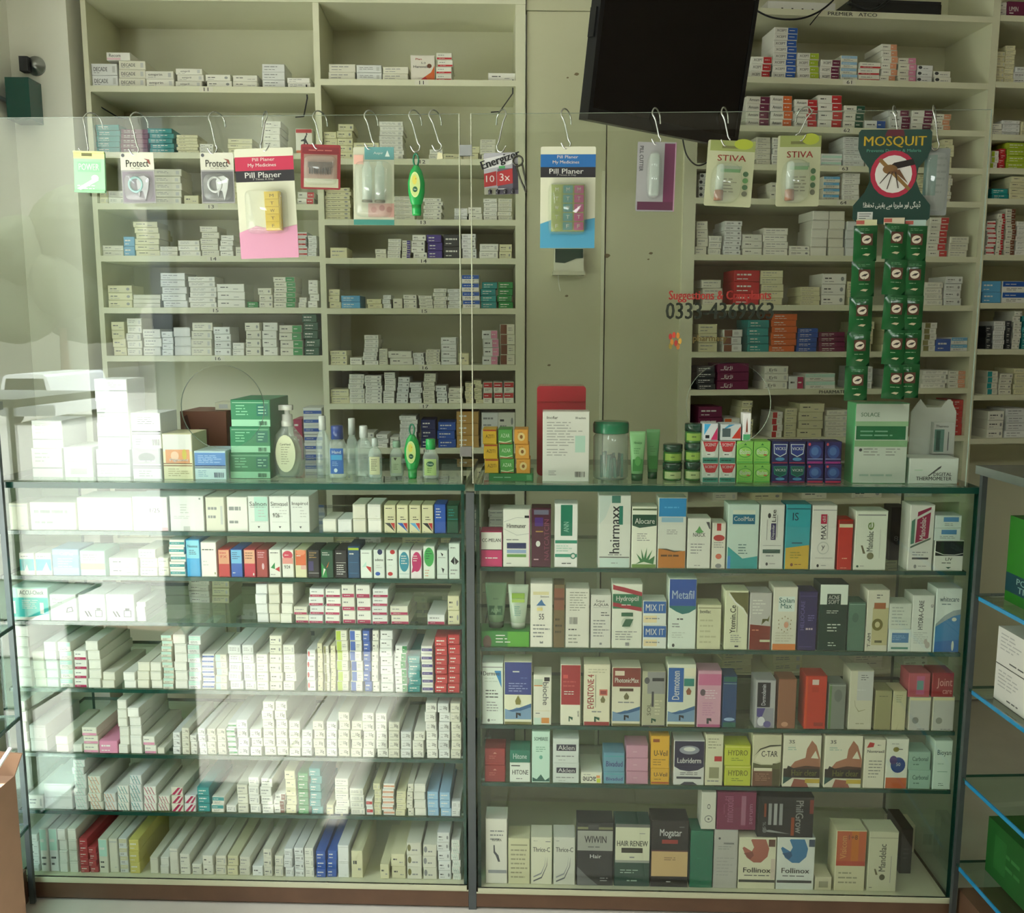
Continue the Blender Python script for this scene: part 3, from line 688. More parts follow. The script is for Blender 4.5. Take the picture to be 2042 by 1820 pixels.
fill('M10', '655 700 1045 3 c;715 760 1050 2 w;800 860 1040 3 c;880 940 1046 3 c;960 1015 1020 5 w')
# --- shelves behind the television
fill('R1', '1497 1538 115 3 Rred=XCEPT;1540 1587 55 8 Rblue=XCEPT;1589 1633 105 4 Rlime=XCEPT;1636 1675 117 3 Rplum=XCEPT;1676 1710 107 4 Nlblue;1712 1755 120 3 Bred;1757 1789 82 6 Rpeach;1791 1828 108 4 Rpink;1829 1860 122 3 Odark;1862 1896 133 2 Odark')
fill('R2', '1488 1535 192 4 Rplum=Amsam;1537 1581 190 4 Rorange=Amsam;1583 1629 197 4 Rred=Amsam;1631 1679 188 4 Rred;1681 1723 208 3 Rdgreen;1725 1768 237 1 Rblue;1772 1814 215 3 Rplum;1816 1858 215 3 Rplum;1860 1895 222 3 Rpeach')
fill('R3', '1508 1537 275 5 w;1539 1562 275 5 w;1600 1634 285 3 w;1636 1678 305 2 Smint;1681 1724 270 5 w;1726 1765 285 4 w;1880 1900 270 5 c')
fill('R4', '1392 1420 350 4 Odark;1470 1500 345 5 Odark;1535 1560 365 2 w;1642 1676 350 4 Nsky;1678 1712 343 5 w;1830 1852 340 6 c;1872 1898 330 8 w')
fill('R5', '1388 1412 443 4 w;1414 1440 472 3 w;1443 1478 442 7 w;1480 1520 468 3 w;1522 1571 455 4 w;1573 1615 490 2 w;1617 1650 420 5 p;1652 1683 420 5 p;1685 1712 440 4 p;1850 1888 430 6 Rred;1892 1930 468 3 w')
fill('R6', '1400 1440 560 3 w;1462 1514 540 3 Fred;1516 1561 540 5 c;1595 1635 572 4 c;1638 1686 545 3 w;1690 1720 560 3 c;1845 1880 560 4 w;1882 1916 548 4 w')
fill('R7', '1392 1430 650 3 c;1440 1478 660 3 Gbrown;1490 1533 640 4 Fteal;1536 1587 627 6 Forange;1589 1630 655 5 Fblue;1632 1685 662 4 Fplum;1700 1740 640 4 c;1760 1790 630 5 c;1840 1866 640 5 Golive;1868 1898 672 1 Fblue;1900 1934 668 2 Nsky')
fill('R8', '1388 1425 735 4 Fdark;1428 1492 728 3 Fplum=Erli;1522 1570 732 3 w=Erli;1573 1603 752 1 Rcrimson;1606 1666 745 2 Nmint=Erli;1700 1740 730 3 w;1770 1800 735 3 w;1838 1888 735 4 w;1890 1925 735 4 Rpeach')
fill('R9', '1392 1440 812 3 Fplum;1443 1475 835 2 Gorange;1478 1500 800 6 c;1540 1562 822 4 Gred;1564 1588 815 4 c;1590 1640 805 4 c;1645 1690 818 5 w;1890 1908 800 6 w;1909 1930 797 6 Fred')
fill('R10', '1420 1470 950 3 w;1500 1560 940 4 c;1600 1650 930 4 w;1700 1760 945 3 w;1800 1860 940 4 w')
fill('R11', '1440 1490 1120 2 w;1520 1580 1112 3 c;1620 1680 1120 2 w;1760 1840 1108 3 c')
fill('R12', '1440 1500 1300 3 c;1540 1600 1305 2 c;1700 1760 1308 2 w;1800 1850 1300 3 w')
fill('E0', '1968 1985 2 2 w;1988 2024 0 1 Fplum=UMIN;2026 2050 2 1 Fred')
fill('E1', '1970 1990 100 6 c;1991 2011 88 8 c;2013 2048 130 3 w')
fill('E2', '1972 1996 245 2 w;1998 2034 238 4 w;2036 2055 240 3 c')
fill('E3', '1974 1990 300 3 Glime;1992 2005 295 4 Fred;2007 2050 282 4 Flime')
fill('E4', '1978 2012 375 2 Fteal;2014 2050 350 4 c')
fill('E5', '1966 1984 440 7 Sred;1986 2000 425 8 Rred;2002 2022 415 9 Rbrown;2024 2050 440 7 w')
fill('E6', '1956 1995 560 2 Fsky;1997 2050 560 2 Nblue')
fill('E7', '1965 1978 650 4 Fdark;1980 2003 640 6 w;2005 2016 640 5 Fdark;2018 2034 620 7 w;2036 2050 630 6 Fteal')
fill('E8', '1968 1990 740 4 Gteal;1992 2018 745 4 w;2020 2050 735 5 c')
fill('E9', '1968 2000 820 3 w;2004 2050 815 4 w')

# --- shelves of the display case under the hand gels
fill('A1', '20 58 1003 1 p;60 152 1002 1 w;155 264 992 1 p;411 450 990 1 w;452 494 990 1 w;642 670 1034 1 p;673 702 1034 1 p;704 731 1004 2 p;733 761 1004 2 p', .09, 'dropper_carton')
one('A1', 266, 337, 990, 'wide white carton with 1/25 handwritten in ink', 'e8e8e4', 'T .5 .55 .78 .68 text 1/25;R 0 0 1 .1 rose;R .38 .92 .56 1 lgrey;L .08 .2 .5 .5 4 lgrey', .09, 'dropper_carton')
one('A1', 340, 409, 988, 'wide white carton with a small printed square at its foot', 'e6e7e4', 'L .1 .35 .6 .45 2 lgrey;R .38 0 .58 .14 lgrey;E .9 .94 .03 .03 grey;L .3 .5 .6 .8 4 lgrey', .09, 'dropper_carton')
for k, (a, b, nm) in enumerate(((496, 537, 'Salnon'), (538, 579, 'Simvasel'), (580, 619, 'Inspirol'))):
    one('A1', a, b, 988, ('white carton with a mint panel and grey serif name', 'white carton with grey name and a handwritten number', 'white carton with grey name and small crest')[k], 'e6e8e3',
        ('R .3 .3 1 1 mint;' if k == 0 else '') + 'T .06 .74 .94 .86 text %s;L .1 .68 .9 .73 1 grey;L .5 .4 .9 .65 3 lgrey;R .1 .28 .9 .285 grey;P text .44 .16 .58 .16 .51 .1' % nm + (';T .15 .4 .5 .55 ink 9/26' if k == 1 else ''), .09, 'dropper_carton')
TRI = 'P %s 0 .36 .5 .36 1 .02 .5 .2;P %s .55 .36 .95 .36 .95 .1;L .1 .86 .9 .94 1 ink;L .3 .45 .9 .62 2 ink;L .1 .02 .3 .08 1 grey'
for k, (a, c1, c2) in enumerate(((766, 'dark', 'red'), (791, 'blue', 'red'), (816, 'sky', 'red'), (841, 'ink', 'red'))):
    one('A1', a, a + 24, 1005, 'cream dropper carton with %s and red triangles' % ('charcoal', 'blue', 'sky-blue', 'black')[k], 'cream', TRI % (c1, c2), .06, 'dropper_carton')
one('A1', 866, 890, 1003, 'deep blue dropper carton beside the dark green one', 'blue', 'L .1 .5 .8 .9 4 ltext', .06, 'dropper_carton')
one('A1', 891, 915, 1005, 'dark green dropper carton by the case end', 'dgreen', 'R 0 .5 1 .52 teal;L .1 .6 .9 .9 3 teal', .06, 'dropper_carton')
DR = [(40, 71, 1103, 'white carton with teal waves, by the street end', 'white', 'R 0 .2 1 .75 20b0b4;P white .3 .2 .6 .2 .5 .5;L .1 .8 .9 .95 1 grey'),
      (72, 105, 1103, 'white carton with a teal swirl, second from street end', 'white', 'R 0 .2 1 .75 20b0b4;P white .4 .2 .9 .2 .7 .6;L .1 .8 .9 .95 1 grey'),
      (106, 160, 1095, 'wide pale blue carton with white heading', 'lblue', 'R 0 .3 1 .8 7a9cc8;T .3 .78 .8 .92 white CellPlus;L .2 .3 .8 .7 4 white'),
      (161, 212, 1098, 'wide pale green and white carton', 'mint', 'R 0 .25 1 .5 c5d68a;L .1 .6 .8 .9 3 grey'),
      (373, 401, 1075, 'tall sky-blue carton, bright blue below', '2f9fd8', 'R 0 .5 1 1 7fcbe0;T .1 .8 .9 .88 navy Neonox;L .2 .6 .8 .75 3 navy'),
      (402, 434, 1080, 'tall white carton beside the sky-blue one', 'white', 'L .05 .75 .9 .85 1 text;L .1 .3 .5 .5 2 lgrey;E .9 .1 .04 .04 olive'),
      (436, 460, 1094, 'small carton, peach above red, beside white tall one', 'red', 'R 0 .48 1 1 peach;T .2 .7 .8 .8 red FX;L .1 .84 .9 .94 1 red'),
      (461, 485, 1094, 'small carton, sky-blue above royal blue', 'blue', 'R 0 .5 1 1 6fb4dd;L .1 .65 .9 .94 4 navy;L .1 .1 .5 .2 1 white'),
      (487, 511, 1094, 'small carton, peach above crimson', 'c03048', 'R 0 .5 1 1 e0a888;L .1 .65 .9 .94 3 brown;E .85 .1 .06 .05 white'),
      (512, 535, 1094, 'small brick-red carton with rose print', 'a84040', 'L .1 .7 .9 .95 3 rose;E .6 .4 .12 .12 rose'),
      (537, 561, 1094, 'small white carton with green and red darts', 'white', 'P green .1 .35 .5 .55 .5 .3;P red .5 .3 .95 .4 .95 .2;L .1 .86 .9 .95 1 ink;L .1 .05 .6 .15 1 grey'),
      (563, 587, 1094, 'small white carton with a red arched top and scribble', 'white', 'E .5 .82 .48 .16 d0405a;L .2 .78 .8 .86 1 white;T .15 .32 .7 .45 ink 9/24;R 0 .5 1 .72 e89a90'),
      (589, 613, 1094, 'small cream carton with orange top', 'cream', 'R 0 .45 1 1 d86a40;E .5 .92 .45 .1 e8906a;R .5 .3 1 .45 e4b4a8;L .1 .75 .6 .85 1 white'),
      (614, 638, 1094, 'small black carton with a violet patch', 'black', 'R 0 .25 .5 .6 3c3468;L .1 .7 .9 .95 3 tan;R 0 .16 1 .17 ltext'),
      (640, 666, 1094, 'small dark green carton with a bright green leaf', '0e4a34', 'P green 0 0 .5 0 .4 .3 0 .55;P orange .4 .35 .7 .6 .55 .4;P white .1 .05 .35 .3 .2 .35;L .1 .8 .8 .95 2 ltext'),
      (668, 693, 1094, 'small black carton with white small print', 'black', 'L .1 .85 .9 .93 1 ltext;L .1 .1 .9 .5 5 ltext;R .05 .55 .95 .56 ltext'),
      (694, 718, 1087, 'small navy carton under a lime stripe', '1c4a70', 'R 0 .9 1 .97 lime;L .1 .72 .9 .84 1 ltext;R .1 .5 .9 .505 sky;R .1 .15 .9 .155 sky'),
      (719, 743, 1094, 'small white carton with one red dart', 'e4ebe4', 'P red .4 .45 .95 .4 .95 .2 .7 .3;L .1 .86 .9 .95 1 grey;P mint .1 .4 .5 .6 .5 .4'),
      (745, 768, 1094, 'small white carton with blue blobs top and bottom', 'e4ebe4', 'E .6 .95 .25 .1 navy;E .35 .16 .25 .07 blue;T .1 .62 .9 .72 text adena;L .2 .35 .8 .5 2 lgrey'),
      (770, 793, 1094, 'small white carton with red blobs top and bottom', 'e4ebe4', 'E .6 .95 .25 .08 red;E .35 .16 .25 .07 red;L .1 .62 .9 .72 1 text;L .2 .45 .8 .5 1 lgrey'),
      (795, 818, 1094, 'small white carton with a round teal face', 'e0ebe6', 'E .5 .6 .48 .36 2a8fa8;L .2 .5 .8 .85 4 white;R 0 .16 1 .17 teal'),
      (819, 842, 1094, 'small white carton with a round magenta face', 'e8dfe2', 'E .55 .6 .48 .36 c02468;L .2 .6 .8 .85 3 white;P c02468 0 .2 .5 .3 .9 .6 .2 .5'),
      (844, 868, 1086, 'small white carton with a round green face', 'dde8dc', 'E .5 .68 .48 .3 38a850;L .2 .6 .8 .9 4 dgreen;L .1 .05 .5 .3 3 peach'),
      (871, 894, 1094, 'small pale carton with two black leaf marks', 'd6e2da', 'P ink .3 .95 .6 .88 .5 .8;P ink .4 .4 .7 .35 .55 .2;L .1 .72 .9 .8 1 grey;R 0 .16 1 .17 grey'),
      (895, 918, 1080, 'tall pale carton with a black diamond', 'd6e2da', 'P ink .1 .5 .5 .65 .5 .4;P ink .52 .62 .95 .5 .6 .4;L .1 .85 .9 .93 1 grey;L .1 .1 .9 .3 2 grey')]
for a, b, y, lk, body, sp in DR: one('A2', a, b, y, lk, body, sp, .08, 'dropper_carton')
fill('A2', '216 274 1112 2 w;277 313 1095 3 w;315 337 1112 2 w;339 371 1075 5 Steal', .1, 'dropper_carton')
one('A3', 23, 100, 1172, 'wide teal and white carton with a meter kit heading', 'mint', 'R 0 .1 1 .7 2fb8b4;P white 0 0 1 .2 1 0;R .2 .72 1 .98 white;T .25 .8 .9 .93 text ACCU-Check;L .3 .35 .75 .65 5 white;R .05 .2 .12 .6 white;R .78 .2 .88 .55 white', .1, 'dropper_carton')
for k, (a, b) in enumerate(((101, 155), (158, 212), (213, 270))):
    one('A3', a, b, 1185, 'wide white carton with %s' % ('a strap drawing', 'a strips and bottle drawing', 'strips drawing by the four-high pile')[k], 'e6ebe6', 'T .1 .78 .5 .88 lgrey Meter;L .1 .65 .5 .75 1 lgrey;' +
        ('P text .6 .3 .9 .35 .85 .55 .65 .5;P e6ebe6 .66 .34 .85 .38 .82 .5 .68 .46' if k == 0 else 'R .62 .15 .9 .42 text;R .65 .18 .87 .39 e6ebe6;R .68 .42 .84 .5 text;P text .2 .38 .26 .38 .38 .16 .32 .16;P text .32 .38 .38 .38 .5 .16 .44 .16'), .1, 'dropper_carton')
fill('A3', '272 291 1200 4 p;511 535 1164 4 p;537 560 1163 4 p;561 585 1162 4 p;587 615 1208 2 Bcrimson;617 647 1172 4 Bcrimson;649 680 1172 4 Bcrimson;682 709 1158 3 Bcrimson;711 740 1160 3 Bcrimson;742 774 1171 4 Bcrimson;778 815 1205 2 Bcrimson;852 888 1222 1 Bcrimson;893 918 1185 2 c', .12, 'dropper_carton')
fill('A3', '378 420 1180 5 w;424 460 1195 3 c', .1, 'dropper_carton', setback=.16)
fill('A4', '33 65 1247 6 p;68 92 1300 4 p;93 118 1280 5 p;120 147 1280 5 Nmint;149 175 1298 4 Bcrimson;177 203 1278 5 p;205 231 1340 2 p;247 272 1340 2 p;274 299 1320 3 p;300 323 1320 3 p;325 347 1266 10 Nmint;349 375 1265 6 p;377 403 1267 6 Nmint;404 429 1303 7 Sblue;430 454 1303 5 Gmint;457 484 1284 5 w;486 510 1284 5 w;512 536 1302 4 w;538 564 1266 6 w;566 590 1284 5 w;'
     '614 632 1293 4 Ored;634 645 1280 5 c;647 659 1285 5 Golive;660 671 1285 6 c;673 697 1249 6 Glime;699 724 1250 6 Gblue;726 741 1250 6 Fblue;742 756 1252 6 w;758 784 1250 7 w;787 812 1284 6 Rgreen;814 839 1305 5 Fteal;841 865 1285 6 Sviolet;867 892 1267 6 Fred;894 919 1262 6 Fred', .17)
fill('A4', '600 660 1256 1 w;800 880 1250 2 c', .06, setback=.24)
fill('A5', '38 58 1400 5 p;60 94 1448 2 p;110 136 1468 2 p;144 163 1485 1 p;166 197 1450 3 Bpink;198 236 1477 1 Fpink;238 258 1396 6 p;260 284 1411 5 p;286 311 1468 2 Bpink;313 328 1490 1 p;344 360 1459 3 e;362 378 1450 4 e;380 394 1465 3 e;396 412 1452 4 e;414 432 1452 4 e;434 452 1452 4 e;454 472 1440 6 Sgreen;474 497 1434 4 e;499 523 1452 3 e;525 549 1397 6 e;551 575 1396 6 e;'
     '577 600 1435 4 e;602 624 1452 3 e;626 649 1435 4 e;651 673 1436 4 e;675 698 1416 5 e;700 722 1435 4 e;724 748 1418 5 e;750 773 1418 5 e;775 798 1436 4 e;800 822 1455 3 e;824 847 1455 3 e;849 872 1398 6 e;874 897 1398 6 e;899 920 1398 6 e', .17)
fill('A6', '55 87 1585 1 w;89 146 1562 2 p;149 174 1515 7 Dmint;177 204 1547 4 Dpeach;207 232 1580 2 Dpeach;234 258 1566 3 Dteal;260 285 1545 4 Dteal;287 313 1567 3 Dcrimson;315 339 1585 2 Dcrimson;341 366 1568 3 Kcrimson;368 392 1585 2 Kcrimson;394 419 1568 3 Fteal;421 447 1587 2 Nteal;450 471 1604 1 w;473 495 1563 3 w;497 519 1548 4 w;521 545 1550 4 w;547 569 1580 3 Rbrown;571 593 1534 5 c;595 617 1540 5 Fgreen;619 643 1530 6 Fteal;'
     '651 666 1602 1 c;668 696 1550 5 w;698 727 1570 4 w;729 744 1590 2 Sred;746 761 1560 5 c;763 787 1560 6 Speach;789 809 1575 4 c;811 824 1560 4 w;826 850 1560 4 p;853 876 1576 3 Flblue;877 899 1576 3 Flblue;901 920 1594 2 w', .17)
fill('A7', '57 80 1668 5 w;82 98 1658 1 Nmint;100 118 1658 1 Nmint;120 137 1658 4 p;139 157 1658 4 p;159 177 1677 5 Fbrick;179 196 1695 4 Fbrick;198 217 1678 1 Nmint;219 237 1678 1 p;239 257 1678 4 Ncream;259 280 1680 3 Flemon;299 316 1715 1 p;318 336 1715 2 p;339 357 1697 1 p;360 381 1708 2 w;383 403 1728 1 w;405 427 1711 2 w;429 451 1711 2 w;453 475 1712 2 c;478 500 1714 2 w;503 525 1732 1 w;527 545 1697 3 w;547 565 1712 2 w;567 585 1697 3 w;587 607 1695 4 w;609 628 1697 3 w;630 650 1702 3 Fblue;652 672 1702 3 Fblue;674 697 1690 2 p;700 724 1702 1 c;'
     '757 776 1728 1 c;780 809 1708 2 c;811 841 1685 3 Oolive;843 871 1690 3 Ogrey;873 899 1665 5 w;901 919 1680 6 Dmint', .19)

# --- shelves of the display case under the balm cartons: every carton its own print
WATER = 'P 6f8fae 0 .08 1 .08 1 .34 .7 .26 .45 .27 .2 .22 0 .25;P 2f5a86 .1 .22 .5 .26 1 .34 1 .28 .6 .22 .3 .2;R 0 0 1 .04 olive;P ink .42 .1 .48 .1 .48 .16 .6 .13 .6 .18 .42 .19;'
LOGO = 'P dgreen .4 .06 .46 .06 .46 .12 .6 .08 .62 .13 .4 .15;'
B1 = [(958, 1002, 1059, 'short carton, white above magenta, beside the divider', 'c03068', 'R 0 .5 1 1 white;T .05 .72 .95 .82 ink CC-MELAN;R 0 .48 1 .5 ink;L .2 .2 .9 .3 1 ltext'),
      (1003, 1058, 1014, 'white carton with fine arcs and a navy bar', 'e2e0d6', 'P lgrey 0 .78 .5 .86 1 .85 1 .86 .5 .87 0 .79;P lgrey 0 .66 .5 .55 1 .58 1 .59 .5 .56 0 .67;T .12 .68 .85 .76 text Himmuner;R .12 .32 .86 .42 1c2a58;R .12 .24 .86 .3 8fa4c8;R .12 .17 .86 .22 6a9a50;L .1 .45 .8 .5 1 grey;L .1 .04 .3 .08 1 grey;R .8 .86 .98 .9 ink;R .97 0 1 1 pink'),
      (1059, 1099, 1012, 'dark plum carton with upright rose lettering', '4a1c30', 'R .15 .7 .6 .85 4a2a7a;R .1 .9 .9 .98 6a6a80;U .66 .12 .92 .82 8a4a60 NATCATCIN;R .2 .6 .6 .62 tan;E .33 .4 .12 .05 ltext;L .1 .1 .5 .16 1 rose'),
      (1105, 1152, 1003, 'white carton with a rounded teal upright panel', 'e2e4dc', 'R .25 .5 .78 .99 11735c;U .35 .56 .65 .72 mint ANN;R 0 .38 1 .43 2a8a70;R 0 .16 1 .21 2a8a70;E .82 .18 .13 .05 2f7a66;E .82 .18 .08 .03 ltext;L .05 .24 .95 .36 3 9fc8b8;L .3 .04 .8 .08 1 ink'),
      (1192, 1257, 986, 'pale silver carton with tall upright grey name', 'd3d6cd', 'P c2cec8 0 1 .45 1 .2 .7 0 .6;U .34 .2 .66 .86 3a3e44 hairmaxx;R .64 .6 .76 .86 2a7a68;R .4 .9 .68 1 3f7468;L .3 .16 .9 .2 1 grey;R .02 .14 .98 .15 text;R .02 0 .98 .13 c0d4cc;L .4 .05 .7 .08 1 grey'),
      (1258, 1309, 1009, 'white carton with a dark green name band and aloe', 'dde0d0', 'P 1d4a3a 0 .7 .3 .66 1 .7 1 .88 0 .88;T .1 .73 .92 .82 ltext Alocare;R 0 .95 1 .98 5a6a50;L .2 .44 .8 .58 4 grey;P 3f7a4a .15 .06 .5 .1 .9 .06 .95 .2 .7 .13 .85 .3 .6 .15 .62 .34 .5 .16 .38 .32 .42 .14 .18 .24 .34 .11;R 0 0 1 .06 6a8a4a'),
      (1310, 1367, 991, 'carton, bright blue above, white middle, orange foot', 'cfd2c8', 'R 0 .74 1 1 2a86c0;L .2 .84 .8 .9 1 5aa8d8;R .1 .66 .9 .73 8fb4c8;L .3 .48 .75 .56 3 grey;P b8742a 0 0 1 0 1 .25 .6 .24 .3 .27 0 .28;P 4a3a20 0 .28 .3 .26 .6 .23 .9 .25 .6 .25 .3 .28;L .1 .14 .9 .22 1 5a3a1a'),
      (1369, 1416, 1032, 'white carton with a green leaf crest', 'd8d9d0', 'P 5a9a58 .3 .74 .5 .7 .7 .74 .6 .78 .5 .86 .4 .78;T .22 .64 .78 .72 text NASCK;L .12 .28 .75 .52 4 grey;P 4a4c50 .8 .94 .95 .94 1 .8 .95 .8;L .3 .04 .7 .08 1 grey'),
      (1418, 1446, 1041, 'narrow white carton with red lozenges', 'd8d6c8', 'R .3 .84 .65 1 a8322e;E .5 .68 .45 .07 a8322e;L .1 .45 .9 .6 3 grey;E .5 .27 .25 .06 c86a50;E .5 .06 .25 .05 grey'),
      (1448, 1511, 1004, 'mint carton with a teal name plate and blue foot', 'c0d4ca', 'R .14 .7 .88 .85 1f6a88;T .18 .75 .84 .82 ltext CoolMax;P 2f9a9c 0 0 1 0 1 .2 .5 .16 0 .35;R 0 0 .1 .2 3f8ad0;L .35 .22 .7 .4 4 5a7a78;R .14 .86 .88 .92 d6dccc'),
      (1513, 1561, 1005, 'white carton with upright navy plate and sun mark', 'd4d6cf', 'E .35 .84 .07 .04 text;U .42 .46 .66 .74 3a3470 .;R .44 .46 .66 .72 352f62;U .48 .48 .62 .7 ltext Dapsolar;U .46 .74 .64 .94 text Lite;R .25 .46 .27 .78 grey;R .7 .5 .72 .85 grey;R .1 .25 .88 .31 3a5a50;R .1 .37 .9 .375 grey;L .25 .18 .75 .24 1 grey;E .3 .08 .05 .025 ink;L .42 .07 .75 .1 1 grey'),
      (1563, 1613, 1004, 'carton, turquoise above, mustard yellow below', '2f9aa6', 'P c8a83a 0 0 1 0 1 .38 0 .33;R 0 .93 1 .95 1f6a78;T .25 .76 .5 .88 1a3a50 IS;R .25 .4 .7 .42 1c4a5a;L .2 .16 .75 .28 3 8a8a30;E .28 .07 .06 .025 brown;L .4 .06 .7 .09 1 brown'),
      (1615, 1665, 1006, 'white carton with a crimson plate on upright name', 'd6d5cd', 'R 0 .93 1 .94 grey;R .34 .72 .6 .87 b02a4c;U .4 .74 .54 .85 ltext dil;U .36 .48 .58 .7 3a3c40 MAX;R .62 .48 .64 .85 grey;E .48 .34 .25 .1 b8bab4;E .48 .34 .22 .085 d6d5cd;T .4 .3 .56 .38 grey y;R .15 .18 .9 .185 grey;E .28 .06 .05 .025 ink;L .42 .05 .7 .08 1 grey'),
      (1668, 1698, 1035, 'narrow bright red carton under a cream stripe', 'b8281c', 'R 0 .86 1 .93 cream;R 0 .93 1 1 8a2a20;L .3 .2 .7 .26 1 f0b090;L .2 .02 .8 .05 1 f0b090'),
      (1701, 1766, 1017, 'white carton with upright green and grey name, almond', 'd5dacb', 'R .05 .93 .95 .95 grey;U .36 .32 .58 .66 5a6458 Mandelac;U .38 .66 .58 .84 8ab060 e;E .5 .24 .11 .06 7a7a58;P 6a6448 .18 .42 .24 .42 .34 .28 .26 .28;R .78 .2 .8 .7 c0c4ba;E .1 .06 .04 .02 dgreen;L .18 .05 .4 .08 1 grey'),
      (1808, 1858, 1005, 'white carton with a slanted maroon name plate', 'd2d3cc', 'P 8c2448 .25 .42 .8 .5 .86 .98 .3 .9;U .42 .48 .66 .82 ltext Mandelac;P c8ccc6 .05 .74 .95 .92 .95 .96 .05 .78;P 5a6a60 .05 .34 .9 .48 .9 .51 .05 .37;P 4a7a68 .05 .4 .2 .42 .2 .8 .05 .76;L .15 .22 .85 .3 2 grey;R .15 .17 .85 .2 text;E .3 .06 .06 .03 grey;L .42 .05 .8 .08 1 grey'),
      (1861, 1920, 1076, 'short carton, black above white with a silver arc', 'd4d6ce', 'R 0 .5 1 1 15171a;P ltext 0 .62 .3 .53 .7 .52 1 .58 1 .6 .7 .54 .3 .55 0 .66;T .38 .34 .62 .44 ink LIV;L .25 .22 .75 .3 1 text;P dgreen .4 .12 .6 .12 .5 .06')]
for a, b, y, lk, body, sp in B1: one('B1', a, b, y, lk, body, sp, .055)
one('B1', 1864, 1918, 1026, 'small blue-panelled white carton, topmost of a pair', 'c4d0cc', 'R .3 .5 .9 .9 4f7fb0;L .35 .1 .9 .4 2 grey', .05, yb=1051)
one('B1', 1862, 1916, 1051, 'small blue-panelled white carton, under its twin', 'c4d0cc', 'R .25 .5 .85 .9 4f7fb0;L .2 .1 .9 .4 2 grey', .05, yb=1076)
one('B1', 1770, 1802, 1030, 'black carton with a round lens mark, set back', '242428', 'E .4 .4 .3 .12 black;T .25 .36 .55 .46 grey 8', .05, setback=.1)
zt_ = one('B2', 958, 1056, 1256, 'flat green carton lying under two tubes', '2f7a32', 'R .55 0 1 1 4f9a2a;L .3 .2 .7 .85 3 ltext;E .12 .3 .09 .45 5a4438', .06)
